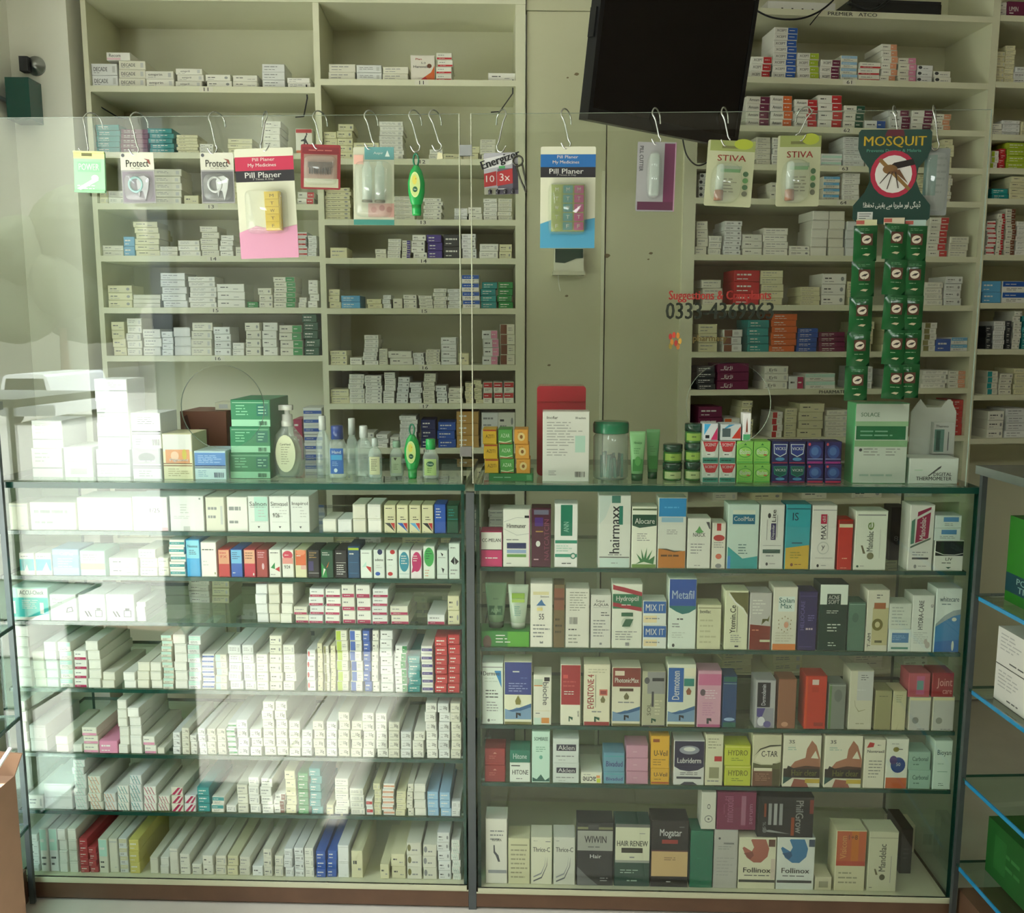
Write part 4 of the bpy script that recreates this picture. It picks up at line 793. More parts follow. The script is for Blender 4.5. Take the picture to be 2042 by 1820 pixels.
B2 = [(1057, 1102, 1161, 'tall white carton with a blue mountain and 55', 'd8d5ca', 'R .1 .83 .85 .88 cfc69a;T .45 .79 .85 .82 text Sensos;P 3a6a9a .25 .66 .4 .72 .5 .76 .6 .7 .72 .66;R .28 .58 .55 .63 d8c88a;T .38 .44 .62 .53 text 55;L .1 .14 .9 .38 4 grey;P grey .42 .06 .58 .06 .58 .1 .5 .08 .42 .1'),
      (1103, 1126, 1163, 'narrow brown and olive carton, set between white ones', '6a5a3c', 'R 0 .6 1 .95 7a4a34;R 0 .76 1 .8 5a3426;L .1 .2 .9 .5 3 3f3a28'),
      (1127, 1175, 1171, 'white carton printed all over with small text and barcode', 'd2d0c4', 'L .15 .62 .95 .96 8 8a8c80;Q .15 .4 .5 .52 text;L .1 .28 .5 .34 1 text;L .1 .06 .7 .24 3 8a8c80'),
      (1177, 1218, 1184, 'white carton with a two-line grey name and ruled text', 'd0cfc6', 'T .2 .86 .7 .92 text Squi;T .1 .79 .9 .85 text AQUA;R .1 .77 .9 .775 grey;L .5 .6 .95 .7 2 text;L .1 .2 .95 .55 6 grey;P grey .44 .06 .56 .06 .56 .1 .44 .1'),
      (1219, 1280, 1162, 'white carton with a green and red name ribbon', 'd4d6c8', 'R 0 .62 1 .85 1f6a48;P 9c2a38 0 1 1 .88 1 .82 0 .92;P d4d6c8 .1 .98 1 .9 1 1 0 1;P 9c2a38 0 .66 1 .58 1 .64 0 .72;T .12 .72 .88 .82 ltext Hydroptil;L .3 .66 .8 .7 1 ltext;R .3 .5 .7 .56 2a5a40;E .5 .4 .2 .09 b8c0b0;P 2a5a40 .32 .34 .6 .34 .72 .46 .45 .46;L .1 .12 .9 .28 4 grey;P grey .45 .04 .58 .04 .58 .09 .45 .09'),
      (1331, 1387, 1152, 'tall white carton, deep blue dome with pale name', 'cdd6cc', 'R 0 .62 1 1 1f4a9a;P 1f6a6a 0 .62 1 .62 1 .58 .75 .52 .5 .5 .25 .54 0 .6;T .1 .72 .92 .84 b8c8e0 Metafil;L .3 .4 .7 .46 1 ink;L .12 .3 .6 .38 2 grey;L .12 .15 .75 .25 3 b0b8ae;E .18 .05 .05 .025 text'),
      (1389, 1437, 1204, 'cream ruled carton beside the blue dome', 'c6c6a6', 'R 0 .93 1 .95 8a8a68;T .08 .82 .55 .9 text bevilac;L .08 .1 .9 .72 5 b0b08e'),
      (1443, 1490, 1176, 'cream carton with an olive swoosh and upright name', 'd0d2b4', 'P 5f5e34 .15 .98 1 .98 1 .6 .8 .72 .45 .82;P e8e8d4 .12 .94 .4 .8 .8 .68 1 .55 1 .57 .8 .7 .42 .83 .14 .97;U .2 .28 .46 .76 2c3020 Ytemin.Ce;R .52 .3 .54 .74 text;L .25 .12 .75 .26 4 grey;R .45 .04 .62 .07 text'),
      (1492, 1536, 1180, 'carton, grey text above, brick red below with twig', 'b9b7b2', 'R 0 0 1 .45 7a2c20;P b9b7b2 0 .45 1 .42 1 .47 0 .5;L .1 .62 .8 .9 5 e0dcd2;P 6a6a3a .55 .44 .6 .55 .9 .5 .95 .62 .85 .55 .6 .52;R .5 .14 1 .18 c8c8a8;L .1 .32 .5 .38 1 d08a70'),
      (1538, 1587, 1169, 'white carton with a dotted sun and orange foot', 'd2d0c0', 'R .2 .62 .9 .86 cfe0d4;T .22 .76 .88 .84 2a6a60 Solan;T .3 .67 .78 .75 2a6a60 Max;R 0 0 1 .1 c87a3c;' + ';'.join('E %.2f %.2f .02 .012 8a7a50' % (.5 + .25 * math.cos(a * .52) * (1 + .25 * (a % 2)), .42 + .1 * math.sin(a * .52) * (1 + .25 * (a % 2))) for a in range(12)) + ';E .56 .41 .1 .05 d09a80;L .1 .13 .9 .3 4 bcb8a4'),
      (1589, 1627, 1178, 'dark violet carton with upright pale name', '2c2458', 'U .08 .35 .3 .85 6a62a0 HELIOCARE;R .05 .93 .95 .935 6a62a0;L .5 .5 .9 .62 3 7a74b0;L .4 .32 .9 .42 1 c8b8c0;R .05 .06 .8 .065 6a62a0'),
      (1629, 1687, 1163, 'dark green carton with white top and rounded name tab', '0c3026', 'R 0 .7 1 1 cdd6cc;R .25 .68 .75 .86 0c3026;T .3 .78 .7 .84 ltext ACNE;T .3 .71 .7 .77 ltext SOFT;L .25 .56 .8 .62 2 cdd6cc;L .3 .28 .8 .42 3 cdd6cc;L .35 .06 .7 .14 2 cdd6cc'),
      (1688, 1723, 1200, 'plain sage carton beside the dark green one', '4f7060', 'R 0 .97 1 .98 8fae9c;E .4 .7 .2 .1 3f5e50'),
      (1724, 1769, 1175, 'white and olive carton with a dotted round medallion', 'cbc9b8', 'R .25 .1 1 .72 b4ae84;R .3 .7 .85 .8 9a5a34;E .5 .44 .26 .1 6a6430;E .5 .44 .12 .05 b4ae84;L .4 .86 .7 .95 2 text;R .4 .14 .75 .18 4a4a28;U .06 .06 .2 .3 text T-AM'),
      (1814, 1858, 1186, 'white carton with upright charcoal name and grey flower', 'cfd4cc', 'U .28 .4 .52 .92 3c4040 HYDRA-CARE;L .1 .14 .9 .36 6 a8b0aa;E .8 .12 .12 .06 b0a8a0;E .7 .18 .09 .05 b0a8a0;U .85 .7 .98 .95 grey e'),
      (1860, 1912, 1172, 'carton, white above a blue bay with flowers', 'c6d2cc', 'P 2a74a8 0 0 1 0 1 .62 .7 .58 .35 .5 0 .4;P 8a9a9c 0 .44 .35 .58 .7 .66 1 .68 1 .6 .7 .57 .35 .49 0 .4;T .12 .8 .9 .88 3a5a60 whitecare;P 1f5fa0 0 0 1 0 1 .2 0 .16;E .75 .52 .1 .03 c8d0c0;E .75 .1 .05 .08 c8d0c0;L .2 .74 .6 .78 1 4a6a70')]
for a, b, y, lk, body, sp in B2: one('B2', a, b, y, lk, body, sp, .055)
MIX = 'R 0 .5 1 1 1f5aa0;T .1 .6 .92 .88 d8e4ea MIX IT;R 0 .1 .6 .4 d8c8a0;L .1 .2 .9 .35 1 grey'
one('B2', 1281, 1329, 1245, 'short blue and white carton, lower of a matching pair', 'd2d6d0', MIX, .055); one('B2', 1281, 1329, 1196, 'short blue and white carton, upper of a matching pair', 'd2d6d0', MIX, .055, yb=1245)
one('B2', 1770, 1816, 1253, 'short white carton with a blue wave panel', 'c8d2cc', 'R .12 .4 .9 .85 4a78a4;L .15 .5 .85 .75 3 8fb0cc;R .1 .1 .9 .2 5a8a7c', .055); one('B2', 1771, 1817, 1202, 'short ruled white carton on the blue-wave one', 'c8d0c4', 'L .1 .1 .9 .92 6 9fa8a0', .055, yb=1253)
B3 = [(961, 1004, 1318, 'mint white carton with a blue corner wedge', 'd0dad0', 'R 0 .93 1 .945 grey;P 2f80b8 .6 .88 .92 .88 .95 .6;T .04 .8 .85 .87 text Dermive;L .1 .68 .8 .78 2 b8c4ba;L .15 .42 .9 .58 3 text;L .2 .2 .8 .38 4 grey;E .3 .06 .06 .025 text;L .42 .05 .8 .08 1 grey'),
      (1005, 1061, 1316, 'carton, navy above, green drop over blue water', 'd6d4bc', WATER + 'R 0 .48 1 1 25347c;L .3 .82 .75 .88 1 ltext;L .15 .52 .9 .68 4 8f9ac8;L .6 .72 .9 .78 1 4a5a9c;P 7a7430 .42 .32 .58 .32 .61 .38 .5 .47 .39 .38'),
      (1063, 1100, 1342, 'narrow white carton with upright grey name, orange tab', 'd4d2c4', 'R .6 .88 .92 .96 2c2c30;R 0 .8 .5 .92 b8c4b0;R 0 .78 .5 .8 d08040;D .52 .4 .86 .86 6a6c6c bioche;R .45 .03 .9 .14 c8843c;L .1 .2 .5 .26 1 grey;R 0 .28 1 .285 d0b880;R 0 0 .4 .14 bcd0c4'),
      (1117, 1158, 1322, 'carton, red above, white foot with green mark', 'd4d2c0', 'R 0 .34 1 1 96222a;R .1 .78 .35 .84 c04a48;L .1 .62 .9 .76 2 b04a48;L .15 .5 .8 .58 2 ltext;U .84 .08 .94 .3 text acti;' + LOGO),
      (1163, 1216, 1322, 'cream carton with bold red upright name and drop', 'd2cdb4', 'R 0 0 1 .06 8a2a2a;U .12 .28 .38 .84 a02a2c EVENTONE 4;R .44 .3 .455 .84 text;R .6 .5 .92 .6 c06a5a;R .64 .52 .88 .58 8a3a34;P 6a6440 .68 .38 .8 .38 .84 .43 .74 .5 .64 .43;L .15 .86 .9 .95 2 b0ac94;L .3 .2 .8 .26 1 grey;' + LOGO),
      (1219, 1277, 1328, 'carton, brown-red name top, drop over blue water', 'd2ceb8', WATER + 'R 0 .68 1 1 7a2c22;T .08 .74 .94 .84 e6dccc PhotonicMax;R .08 .87 .42 .95 d8c8b4;R .25 .6 .75 .65 4a3020;P 6a6440 .44 .46 .56 .46 .6 .51 .5 .58 .4 .51;L .2 .38 .9 .44 1 grey'),
      (1279, 1326, 1336, 'grey-green carton with charcoal plates and curl', 'a9a88e', 'R .2 .6 1 1 8a8a88;E .18 .84 .12 .06 4a4c50;R .42 .83 .95 .89 2a2c30;R .4 .36 .5 .64 3a3a40;U .2 .2 .38 .42 5c5c48 SOL;L .55 .2 .9 .5 5 c8c6a8;R 0 0 1 .02 text;' + LOGO),
      (1329, 1386, 1322, 'carton with upright name on blue, over water', 'd0d2c0', WATER + 'R 0 .4 .56 .95 1d5aa2;U .14 .44 .42 .9 d8e4ea Dermoteen;R .58 .66 .95 .78 1f7a70;P 8a5030 .7 .52 .82 .52 .86 .58 .76 .64 .66 .58;R .6 .82 1 .95 d8d4bc'),
      (1389, 1437, 1335, 'pink carton with pale flower print', 'c898ac', 'R 0 .75 1 .95 c06a90;E .2 .62 .12 .06 5a4a54;L .3 .5 .9 .68 4 e0c8d0;L .2 .2 .8 .45 6 b880a0;P ink .4 .06 .5 .06 .5 .12 .62 .1 .6 .16 .4 .16;R 0 0 1 .05 b05a84'),
      (1439, 1468, 1346, 'narrow dark blue carton with teal ends and oval', '1f3f6a', 'R 0 .9 1 1 1f5a4e;R 0 0 1 .1 1f5a4e;R 0 .86 1 .87 8fb0a8;E .5 .16 .42 .035 8fa8c8'),
      (1504, 1545, 1354, 'grey carton with upright name on a black plate', 'a4a4a6', 'R .06 .44 .74 .96 1c1a22;U .28 .48 .5 .92 c8c8d0 Dermolamin;R .06 0 .94 .42 8a8a94;P 4a4280 .06 .42 .5 .42 .3 .2 .06 .25;E .3 .14 .2 .1 c8c8d0;E .62 .08 .2 .07 5a5488'),
      (1602, 1646, 1346, 'bright orange-red carton with a pale sticker', 'b8341e', 'R .3 .84 .62 .94 c8b8b0;R .3 .7 .62 .8 a82c12;R .45 .05 .9 .12 8a2614;R 0 0 .08 1 c84a20'),
      (1649, 1684, 1362, 'grey-green carton with faint oval', '767c74', 'R 0 0 .14 1 5a7a4a;R 0 .97 1 .98 aab0a8;E .55 .75 .25 .14 666c66'),
      (1690, 1738, 1336, 'tall cream and white carton with a pencil curve', 'c4c2ac', 'R .3 .5 1 1 b8bab6;L .45 .84 .8 .95 3 5a5c5a;L .3 .66 .75 .7 1 cacaca;P 9a9878 .2 .5 .24 .4 .4 .3 .7 .34 .7 .35 .42 .32 .26 .4 .22 .5;L .3 .08 .7 .12 1 8a8868'),
      (1742, 1776, 1375, 'olive cream carton, set between paler ones', '8f8c64', 'L .2 .82 .9 .9 1 6a6848'),
      (1777, 1805, 1376, 'narrow cream carton with wavy print', 'b8b490', 'L .2 .7 .8 .92 4 8a8868;P a09c78 .3 0 .5 .2 .45 .3 .5 .2 .36 0')]
for a, b, y, lk, body, sp in B3: one('B3', a, b, y, lk, body, sp, .055)
one('B3', 1549, 1586, 1352, 'plain brown carton with a small shell print', '8a5c44', 'E .4 .08 .2 .05 b88a70', .05)
for a, b, w1, w2, sp in ((1810, 1854, 'pink', 'pink-topped pair', 'R .35 .1 .75 .9 b05a80;R .38 .3 .7 .7 5a8a84'), (1857, 1901, 'deep red', 'red-topped pair', 'T .2 .35 .95 .8 d8a8a0 Joint;T .5 .12 .95 .3 d8a8a0 care')):
    one('B3', a, b, 1389, 'white carton with round seal, lower of the %s' % w2, 'c2c0ac', 'R 0 .93 1 1 d0caa0;R 0 0 1 .9 b8b8b2;E .3 .3 .16 .1 8a8a80;L .4 .02 .9 .06 1 ink', .055)
    one('B3', a, b, 1341, '%s carton, upper of the %s' % (w1, w2), 'a84c58' if w1 == 'pink' else '8c242c', sp, .055, yb=1389)
B4 = [(1060, 1097, 1453, 'tall mint carton with a dark wave at its foot', 'b4d0c2', 'T .1 .83 .9 .9 2f5a50 SOMBREE;L .2 .6 .8 .72 3 5a8a78;E .5 .5 .1 .04 5a9a88;P 2a5a50 0 .02 1 .02 1 .1 .75 .04 .5 .16 .25 .06 0 .1'),
      (1342, 1404, 1474, 'white carton with navy dome and a pale eye', 'c6c6c2', 'R 0 .42 1 1 221f3e;P 221f3e 0 .42 1 .42 .8 .34 .5 .31 .2 .34;E .5 .8 .34 .1 8a8c98;E .5 .82 .2 .05 c6c6c2;T .1 .5 .9 .62 e0e0e6 Lubriderm;L .2 .22 .8 .3 2 text;R .08 .14 .92 .19 3a3a44;P 3a3a44 .2 0 .8 0 .65 .07 .35 .07'),
      (1405, 1441, 1462, 'cream carton with one red square', 'c8c6aa', 'L .1 .72 .9 .95 4 8a8a70;R .5 .48 .95 .58 b02c30;R .2 .14 .8 .36 8a8868;L .1 .05 .9 .12 1 grey'),
      (1498, 1556, 1462, 'cream and brown carton with a curved name shield', 'c4c0a4', 'R 0 0 .72 .34 6e4a38;R .72 0 1 .45 4c482c;P 5a5a3a 0 .46 .3 .42 .7 .42 1 .48 1 .34 0 .34;P d2ceb4 .05 .5 .3 .44 .7 .44 1 .52 1 .78 .6 .76 .25 .7;P 3a3a2a .04 .6 .25 .74 .6 .81 1 .82 1 .8 .6 .78 .27 .72;T .3 .58 .88 .7 2c2c28 C-TAR;R .04 .3 .7 .36 d2ceb4;L .1 .1 .65 .26 4 a8806a'),
      (1720, 1762, 1475, 'white carton with a red splash by the name', 'd2d0bc', 'P a8342e .06 .84 .4 .86 .45 .94 .2 .96;L .6 .88 .9 .92 1 text;T .1 .74 .95 .8 text Nontraxil;L .2 .2 .9 .6 6 8a8c80'),
      (1763, 1808, 1474, 'white carton with navy disc and orange foot', 'd0d2c4', 'R 0 0 1 .22 b05a30;E .55 .48 .35 .16 25407c;E .32 .58 .18 .09 4a3c70;T .46 .46 .66 .53 ltext 50;E .42 .8 .14 .05 7a7430;L .55 .78 .85 .83 1 text;L .2 .9 .9 .93 1 grey'),
      (1858, 1895, 1478, 'mint white carton with a looped name, by the case end', 'bcd0c4', 'T .15 .68 .95 .82 2f4a44 Bioyan;L .2 .5 .6 .56 1 9ab4a6;R .2 .36 .8 .37 5a8a78;L .3 .06 .7 .14 2 5a7a6c')]
for a, b, y, lk, body, sp in B4: one('B4', a, b, y, lk, body, sp, .055)
def pair(sh, x0, x1, ytop, ymid, lk, body, sp, sp2=None, d=.055, body2=None):
    one(sh, x0, x1, ymid, lk + ', lower of its pair', body, sp, d); one(sh, x0, x1, ytop, lk + ', upper of its pair', body2 or body, sp2 or sp, d, yb=ymid)
pair('B4', 966, 1008, 1486, 1519, 'red square carton', '8a2628', 'L .2 .35 .8 .6 2 b86a60;P c89080 .4 .7 .6 .7 .5 .8;R .04 .03 .96 .06 a84a44')
pair('B4', 1016, 1058, 1490, 1515, 'short hair-tonic carton', 'cdd2ca', 'T .1 .36 .92 .68 text HITONE;L .3 .1 .8 .25 1 grey;R .05 .84 .5 .9 text', 'R 0 0 1 1 23705c;T .15 .3 .85 .75 c8e0d2 Hitone', body2='23705c')
pair('B4', 1102, 1155, 1468, 1516, 'white carton with a lettered charcoal plate', 'c4cac6', 'R .12 .5 .9 .78 2e2c3e;T .18 .54 .84 .74 d8d8e0 Aklen;L .1 .2 .9 .34 1 grey;L .2 .08 .7 .14 1 grey')
one('B4', 1158, 1201, 1535, 'flat white carton lying upside down with lime corner', 'd8d6c4', 'I .06 .2 .72 .62 1c1c1c acne;R .76 .05 .95 .45 b8c43a;R .74 .5 .92 .75 d8905a;L .1 .75 .6 .9 1 grey', .1)
pair('B4', 1203, 1246, 1496, 1534, 'short pale-blue carton with violet name', '5f8ea4', 'T .1 .25 .92 .55 3c3474 Bivadud;R 0 .8 1 .84 3f9a9c')
for k, (y0, y1) in enumerate(((1534, None), (1508, 1534), (1482, 1508))):
    one('B4', 1248, 1293, y0, 'short plain pink carton, %s of three' % ('lowest', 'middle', 'topmost')[k], 'b8889c', 'R 0 .02 1 .04 8a5a70;L .3 .4 .7 .6 1 c8a0b0', .055, yb=y1)
pair('B4', 1297, 1335, 1464, 1528, 'golden-yellow carton with black name', 'd0a02c', 'T .15 .5 .9 .75 2a2a20 U-Veil;R 0 .05 1 .15 a84a20;L .15 .25 .8 .4 1 8a6a20', 'T .15 .38 .92 .56 2a2a20 U-Veil;R .08 .82 .45 .92 8a4a20;L .1 .06 .85 .3 3 8a6a20')
pair('B4', 1444, 1497, 1484, 1524, 'lime-yellow carton with olive name', 'b2b83a', 'T .12 .5 .9 .78 6a6a20 HYDRO;L .25 .2 .8 .4 2 6a7a30;R 0 .93 1 .96 d8d080')
HC = 'P 9c6a52 .55 .35 .62 .75 .75 .92 .88 .82 1 .55 1 .35;P d2d0bc .72 .55 .86 .72 .98 .5 .98 .46;P 9c6a52 .15 .36 .3 .5 .6 .58 1 .56 1 .34;P 4a2c22 .2 .36 .6 .42 1 .4 1 .2 .1 .2;R 0 .18 1 .36 241a14;P 241a14 0 .2 .12 .42 .3 .36 .4 .2;T .22 .22 .92 .34 6a6a30 Hair clear;P 1f4a44 0 .05 .25 .18 0 .2;P 8a5040 .22 0 .7 0 .6 .14 .3 .16;R .6 .08 1 .16 b8a040;T .12 .86 .28 .93 text 3S;L .1 .72 .45 .8 2 8aa89c'
one('B4', 1559, 1635, 1466, 'wide arm-picture carton beside the brown shield one', 'd2d0bc', HC, .06); one('B4', 1641, 1717, 1467, 'wide arm-picture carton beside the red-splash one', 'd2d0bc', HC, .06)
pair('B4', 1810, 1855, 1500, 1536, 'short sage-mint carton', '8fb0a0', 'T .15 .5 .9 .75 3a5a50 Carbonal;L .2 .2 .7 .4 1 5a7a6c')
B5 = [(968, 1012, 1638, 'white carton with a charcoal S-curl', 'c8c6bc', 'L .2 .66 .9 .85 3 grey;T .3 .66 .75 .7 text REGRA;P 4a4c50 .36 .6 .42 .6 .44 .5 .6 .44 .68 .34 .58 .34 .46 .44 .36 .48;R .1 .16 1 .21 8a8c90'),
      (1013, 1057, 1677, 'cream ruled carton without a name', 'bcb998', 'R .1 .85 .9 .88 8a886c;L .1 .1 .95 .8 7 8f8c70'),
      (1058, 1101, 1675, 'white carton with grey arcs, beside the ruled cream one', 'c6c4b0', 'T .08 .7 .92 .8 text Thrice-C;P 5a5c60 .1 .08 .5 .16 .75 .4 .8 .6 .78 .4 .52 .13 .1 .05;P 8a8c90 .1 .14 .5 .22 .68 .42 .7 .62 .66 .42 .48 .25 .1 .17;L .1 .92 .3 .95 1 grey;L .7 .9 .95 .95 1 grey'),
      (1103, 1147, 1675, 'white carton with grey arcs, beside the black one', 'c2c2b6', 'T .08 .7 .92 .8 text Thrice-C;P 5a5c60 .1 .08 .5 .16 .75 .4 .8 .6 .78 .4 .52 .13 .1 .05;P 8a8c90 .1 .14 .5 .22 .68 .42 .7 .62 .66 .42 .48 .25 .1 .17;L .1 .92 .3 .95 1 grey'),
      (1149, 1222, 1646, 'black carton with a silver name panel', '242426', 'R 0 .56 1 .88 8f9088;R 0 .9 1 .94 6a6a50;T .2 .68 .82 .8 26262a WIWIN;L .3 .6 .7 .64 1 text;T .36 .44 .68 .5 c8c8c8 Hair;P 5f6062 0 0 .6 0 .25 .16 0 .3;L .65 .06 .9 .14 2 9a9a9a;R .3 .9 .6 .98 3a3a3c'),
      (1224, 1295, 1648, 'carton, white above, dark green below', '1f3f36', 'R 0 .4 1 .95 c0c0a8;R 0 .95 1 1 5a5c58;T .05 .64 .95 .74 4a4c40 HAIR RENEW;R .18 .54 .8 .62 2c2a20;R 0 .38 1 .42 8a8c84;L .15 .2 .8 .28 2 9ab0a4;L .35 .06 .7 .12 1 9ab0a4;L .7 .84 .92 .87 1 grey;R .42 .46 .56 .48 grey'),
      (1296, 1371, 1642, 'black carton with white name and tan panel', '191516', 'R 0 .16 1 .56 b89a6c;R 0 .54 1 .56 4a1c22;T .22 .74 .82 .88 e2e2de Mogatar;R .28 .66 .72 .72 8a2a28;L .35 .4 .7 .46 2 6a5238;L .42 .06 .62 .1 1 c8c8c8;L .75 .9 .92 .93 1 grey'),
      (1374, 1420, 1662, 'plain emerald green carton', '17614a', 'L .3 .5 .6 .54 1 2f7a62'),
      (1421, 1469, 1660, 'pale grey ruled carton beside the emerald one', 'a8a6a0', 'E .2 .86 .05 .02 text;T .4 .76 .85 .8 text minox;L .15 .66 .85 .74 2 8a8a86;L .1 .2 .9 .55 6 9a9894'),
      (1470, 1545, 1676, 'white carton with a copper ring picture', 'ccc9b0', 'P 9c5a4c .08 .8 .2 .62 .4 .52 .6 .52 .78 .64 .82 .8 .72 .98 .34 .98;P ccc9b0 .06 .98 .3 .98 .4 .82 .34 .74 .1 .84;P 7a4238 .12 .7 .3 .58 .4 .66 .36 .74;R .8 .84 .98 .98 5a3a2c;T .12 .32 .88 .42 2f2a22 Follinox;L .15 .24 .9 .29 1 text;R 0 .13 1 .18 3a3a34;R .88 .2 1 .6 c0b4a4'),
      (1546, 1622, 1676, 'white carton with a blue ring picture', 'c6cac4', 'P 2f6a96 .08 .8 .2 .62 .4 .52 .6 .52 .78 .64 .82 .8 .72 .98 .34 .98;P c6cac4 .06 .98 .3 .98 .4 .82 .34 .74 .1 .84;P 1f4a70 .12 .7 .3 .58 .4 .66 .36 .74;R .84 .84 1 .98 2c3a4c;T .12 .32 .88 .42 2f2a22 Follinox;L .15 .24 .9 .29 1 text;R 0 .13 .95 .18 3a3a3a'),
      (1624, 1658, 1754, 'small low white carton with a grey square', 'b8b498', 'R .2 .2 .8 .7 8a8870', ),
      (1662, 1723, 1662, 'carton, orange and amber above a cream foot', 'bcb898', 'R 0 .42 1 1 a8522c;R .5 .5 .75 1 b0641c;R 0 .42 1 .5 a03c28;U .12 .54 .34 .92 d89a60 Visicom;T .4 .86 .7 .94 5a3418 1+8;L .1 .1 .9 .34 3 8a886c'),
      (1727, 1786, 1664, 'white carton with upright name and almond, by open corner', 'b8b89e', 'R 0 .9 1 .91 8a8a74;U .36 .34 .6 .8 56564a Mandelac;E .5 .24 .1 .05 4a4a30;P 5a5638 .2 .38 .26 .38 .34 .28 .26 .28;R .78 .15 .8 .6 8a8a84;L .05 .05 .2 .08 1 text')]
tops = {}
for a, b, y, lk, body, sp in B5: tops[a] = one('B5', a, b, y, lk, body, sp, .06)
one('B5', 1790, 1814, 1695, 'black narrow carton standing behind the almond one', '22221f', 'L .2 .3 .8 .6 3 3a3a36', .1, setback=.08)  # plain black upright block, set back; what it stands for is left open
one('B5', 1815, 1862, 1732, 'small white carton at the back of the base board', 'c8c4aa', 'R .3 .3 .7 .7 6a6848', .06, setback=.18)
zl = max(tops[1374], tops[1421]); zr = max(tops[1470], tops[1546])
one('B5', 1397, 1427, 1586, 'narrow white carton with two rings, on the emerald one', 'b8b8ac', 'E .5 .62 .12 .07 5a5c5c;E .5 .62 .08 .045 b8b8ac;E .5 .28 .3 .1 5a5c5c;E .5 .28 .25 .08 b8b8ac;E .5 .28 .08 .03 5a5c5c', .06, yb=1660, z=zl)
one('B5', 1428, 1507, 1584, 'maroon carton on its side over the ruled grey one', '6a1f42', 'U .1 .2 .5 .9 9a5a78 minoxidil;R .62 .12 .74 .92 8f5a72;U .84 .15 .92 .7 a87a90 serum;U .14 .2 .2 .9 9a5a78 capsule', .06, yb=1660, z=zl)
one('B5', 1509, 1621, 1592, 'black carton on its side with comb picture and orange accents', '161517', 'D .68 .1 .82 .92 9a9a98 PhilGrow;R .18 .3 .24 .84 8a8c8c;R .28 .3 .34 .84 9a9c9c;R .38 .3 .44 .84 8a8c8c;R .1 .5 .14 .84 7a3a20;R .6 .04 .66 .5 8a4020;P 8a8c8c .1 .14 .2 .18 .6 .08 .2 .12;E .12 .16 .04 .06 6a6c6c;R .93 .6 1 .95 7a3a30;U .08 .16 .14 .42 7a7c7c 5%', .06, yb=1672, z=zr)

# --- cartons on the counter behind the glass
def top_one(*a, **k): return one('T', *a, **k)
for k, (yb, yt, x0, x1) in enumerate(((963, 908, 194, 262), (908, 855, 196, 262), (855, 812, 194, 258), (812, 768, 190, 256))):
    top_one(x0, x1, yt, 'large white carton, %s of the tall stack by the street end' % ('lowest', 'second', 'third', 'topmost')[k], 'e9eae8', 'R 0 .45 1 .5 grey;R 0 .4 1 .42 lgrey;L .1 .6 .9 .9 3 lgrey;L .1 .08 .6 .35 3 lgrey', .1, yb=None if k == 0 else yb, setback=.03)
for k, (yb, yt) in enumerate(((963, 905), (905, 850))):
    top_one(66, 128, yt, 'wide white carton, %s of the pair nearest the street door' % ('lower', 'upper')[k], 'ecece8', 'L .1 .5 .6 .9 3 lgrey;R 0 .3 1 .34 grey', .12, yb=None if k == 0 else yb, setback=.02)
top_one(130, 188, 903, 'low white carton between the white stacks', 'e9eae6', 'L .1 .5 .7 .8 3 lgrey;R .2 .1 .8 .3 lgrey', .12, setback=.02)
top_one(266, 325, 902, 'silver-grey carton under a white printed one', 'bfc0c2', 'R 0 .5 1 1 9a9b9e;E .5 .72 .3 .16 6a6c70;L .2 .55 .8 .65 1 white;R 0 .42 1 .45 text;R 0 .36 1 .38 text;L .2 .06 .8 .3 3 grey', .1)
top_one(264, 324, 831, 'white carton with a barcode, on the silver-grey one', 'ecebe8', 'L .2 .68 .9 .92 4 text;R 0 .46 1 .5 text;R 0 .4 1 .42 text;L .1 .08 .5 .3 3 grey;Q .64 .08 .94 .26 text', .1, yb=902)
top_one(327, 387, 872, 'white-topped carton with an orange fruit picture', 'e2dcb4', 'R 0 .62 1 1 dcdad6;R .08 .36 .92 .66 dc9a6a;E .4 .52 .14 .1 e8c0a0;E .74 .55 .08 .12 c8b850;R 0 .34 1 .36 8a5a30;R 0 .29 1 .31 8a5a30;L .15 .05 .9 .25 4 b0a880;T .2 .38 .9 .46 ltext Pigment', .1)
top_one(389, 453, 906, 'blue and pale-blue carton with a navy cord line', 'bcd6dc', 'R 0 .5 1 .96 4f86c8;L .1 .58 .9 .88 5 a8c8ea;R 0 .46 1 .5 navy;R 0 .4 1 .43 navy;L .1 .08 .5 .34 4 7fa4c0;Q .62 .06 .94 .24 navy', .1)
for k, (yb, yt) in enumerate(((963, 912), (912, 860), (860, 806))):
    top_one(459 + k, 541, yt, 'green carton with a mint foot, %s of three' % ('lowest', 'middle', 'topmost')[k], '2f7d55', 'R 0 0 1 .26 8fcaa4;R .03 .9 .97 .92 9fd0ae;L .12 .4 .5 .85 4 7fc49a;R .66 .4 .95 .85 1f6a5a;L .7 .45 .92 .8 3 9fd0ae;Q .7 .04 .92 .2 dgreen', .16, yb=None if k == 0 else yb, setback=.02)
top_one(365, 458, 854, 'low brown carton behind the fruit and blue cartons', '7a4f3c', 'P 4a2c22 .05 .9 .15 .95 .35 .2 .25 .1;R .4 .1 .6 .7 5f3a2c', .14, setback=.22, yb=None)
top_one(430, 468, 838, 'small pale carton on the low brown carton', 'cfcfb4', 'R .2 .2 .7 .8 b8bcb8', .06, yb=854, setback=.24)
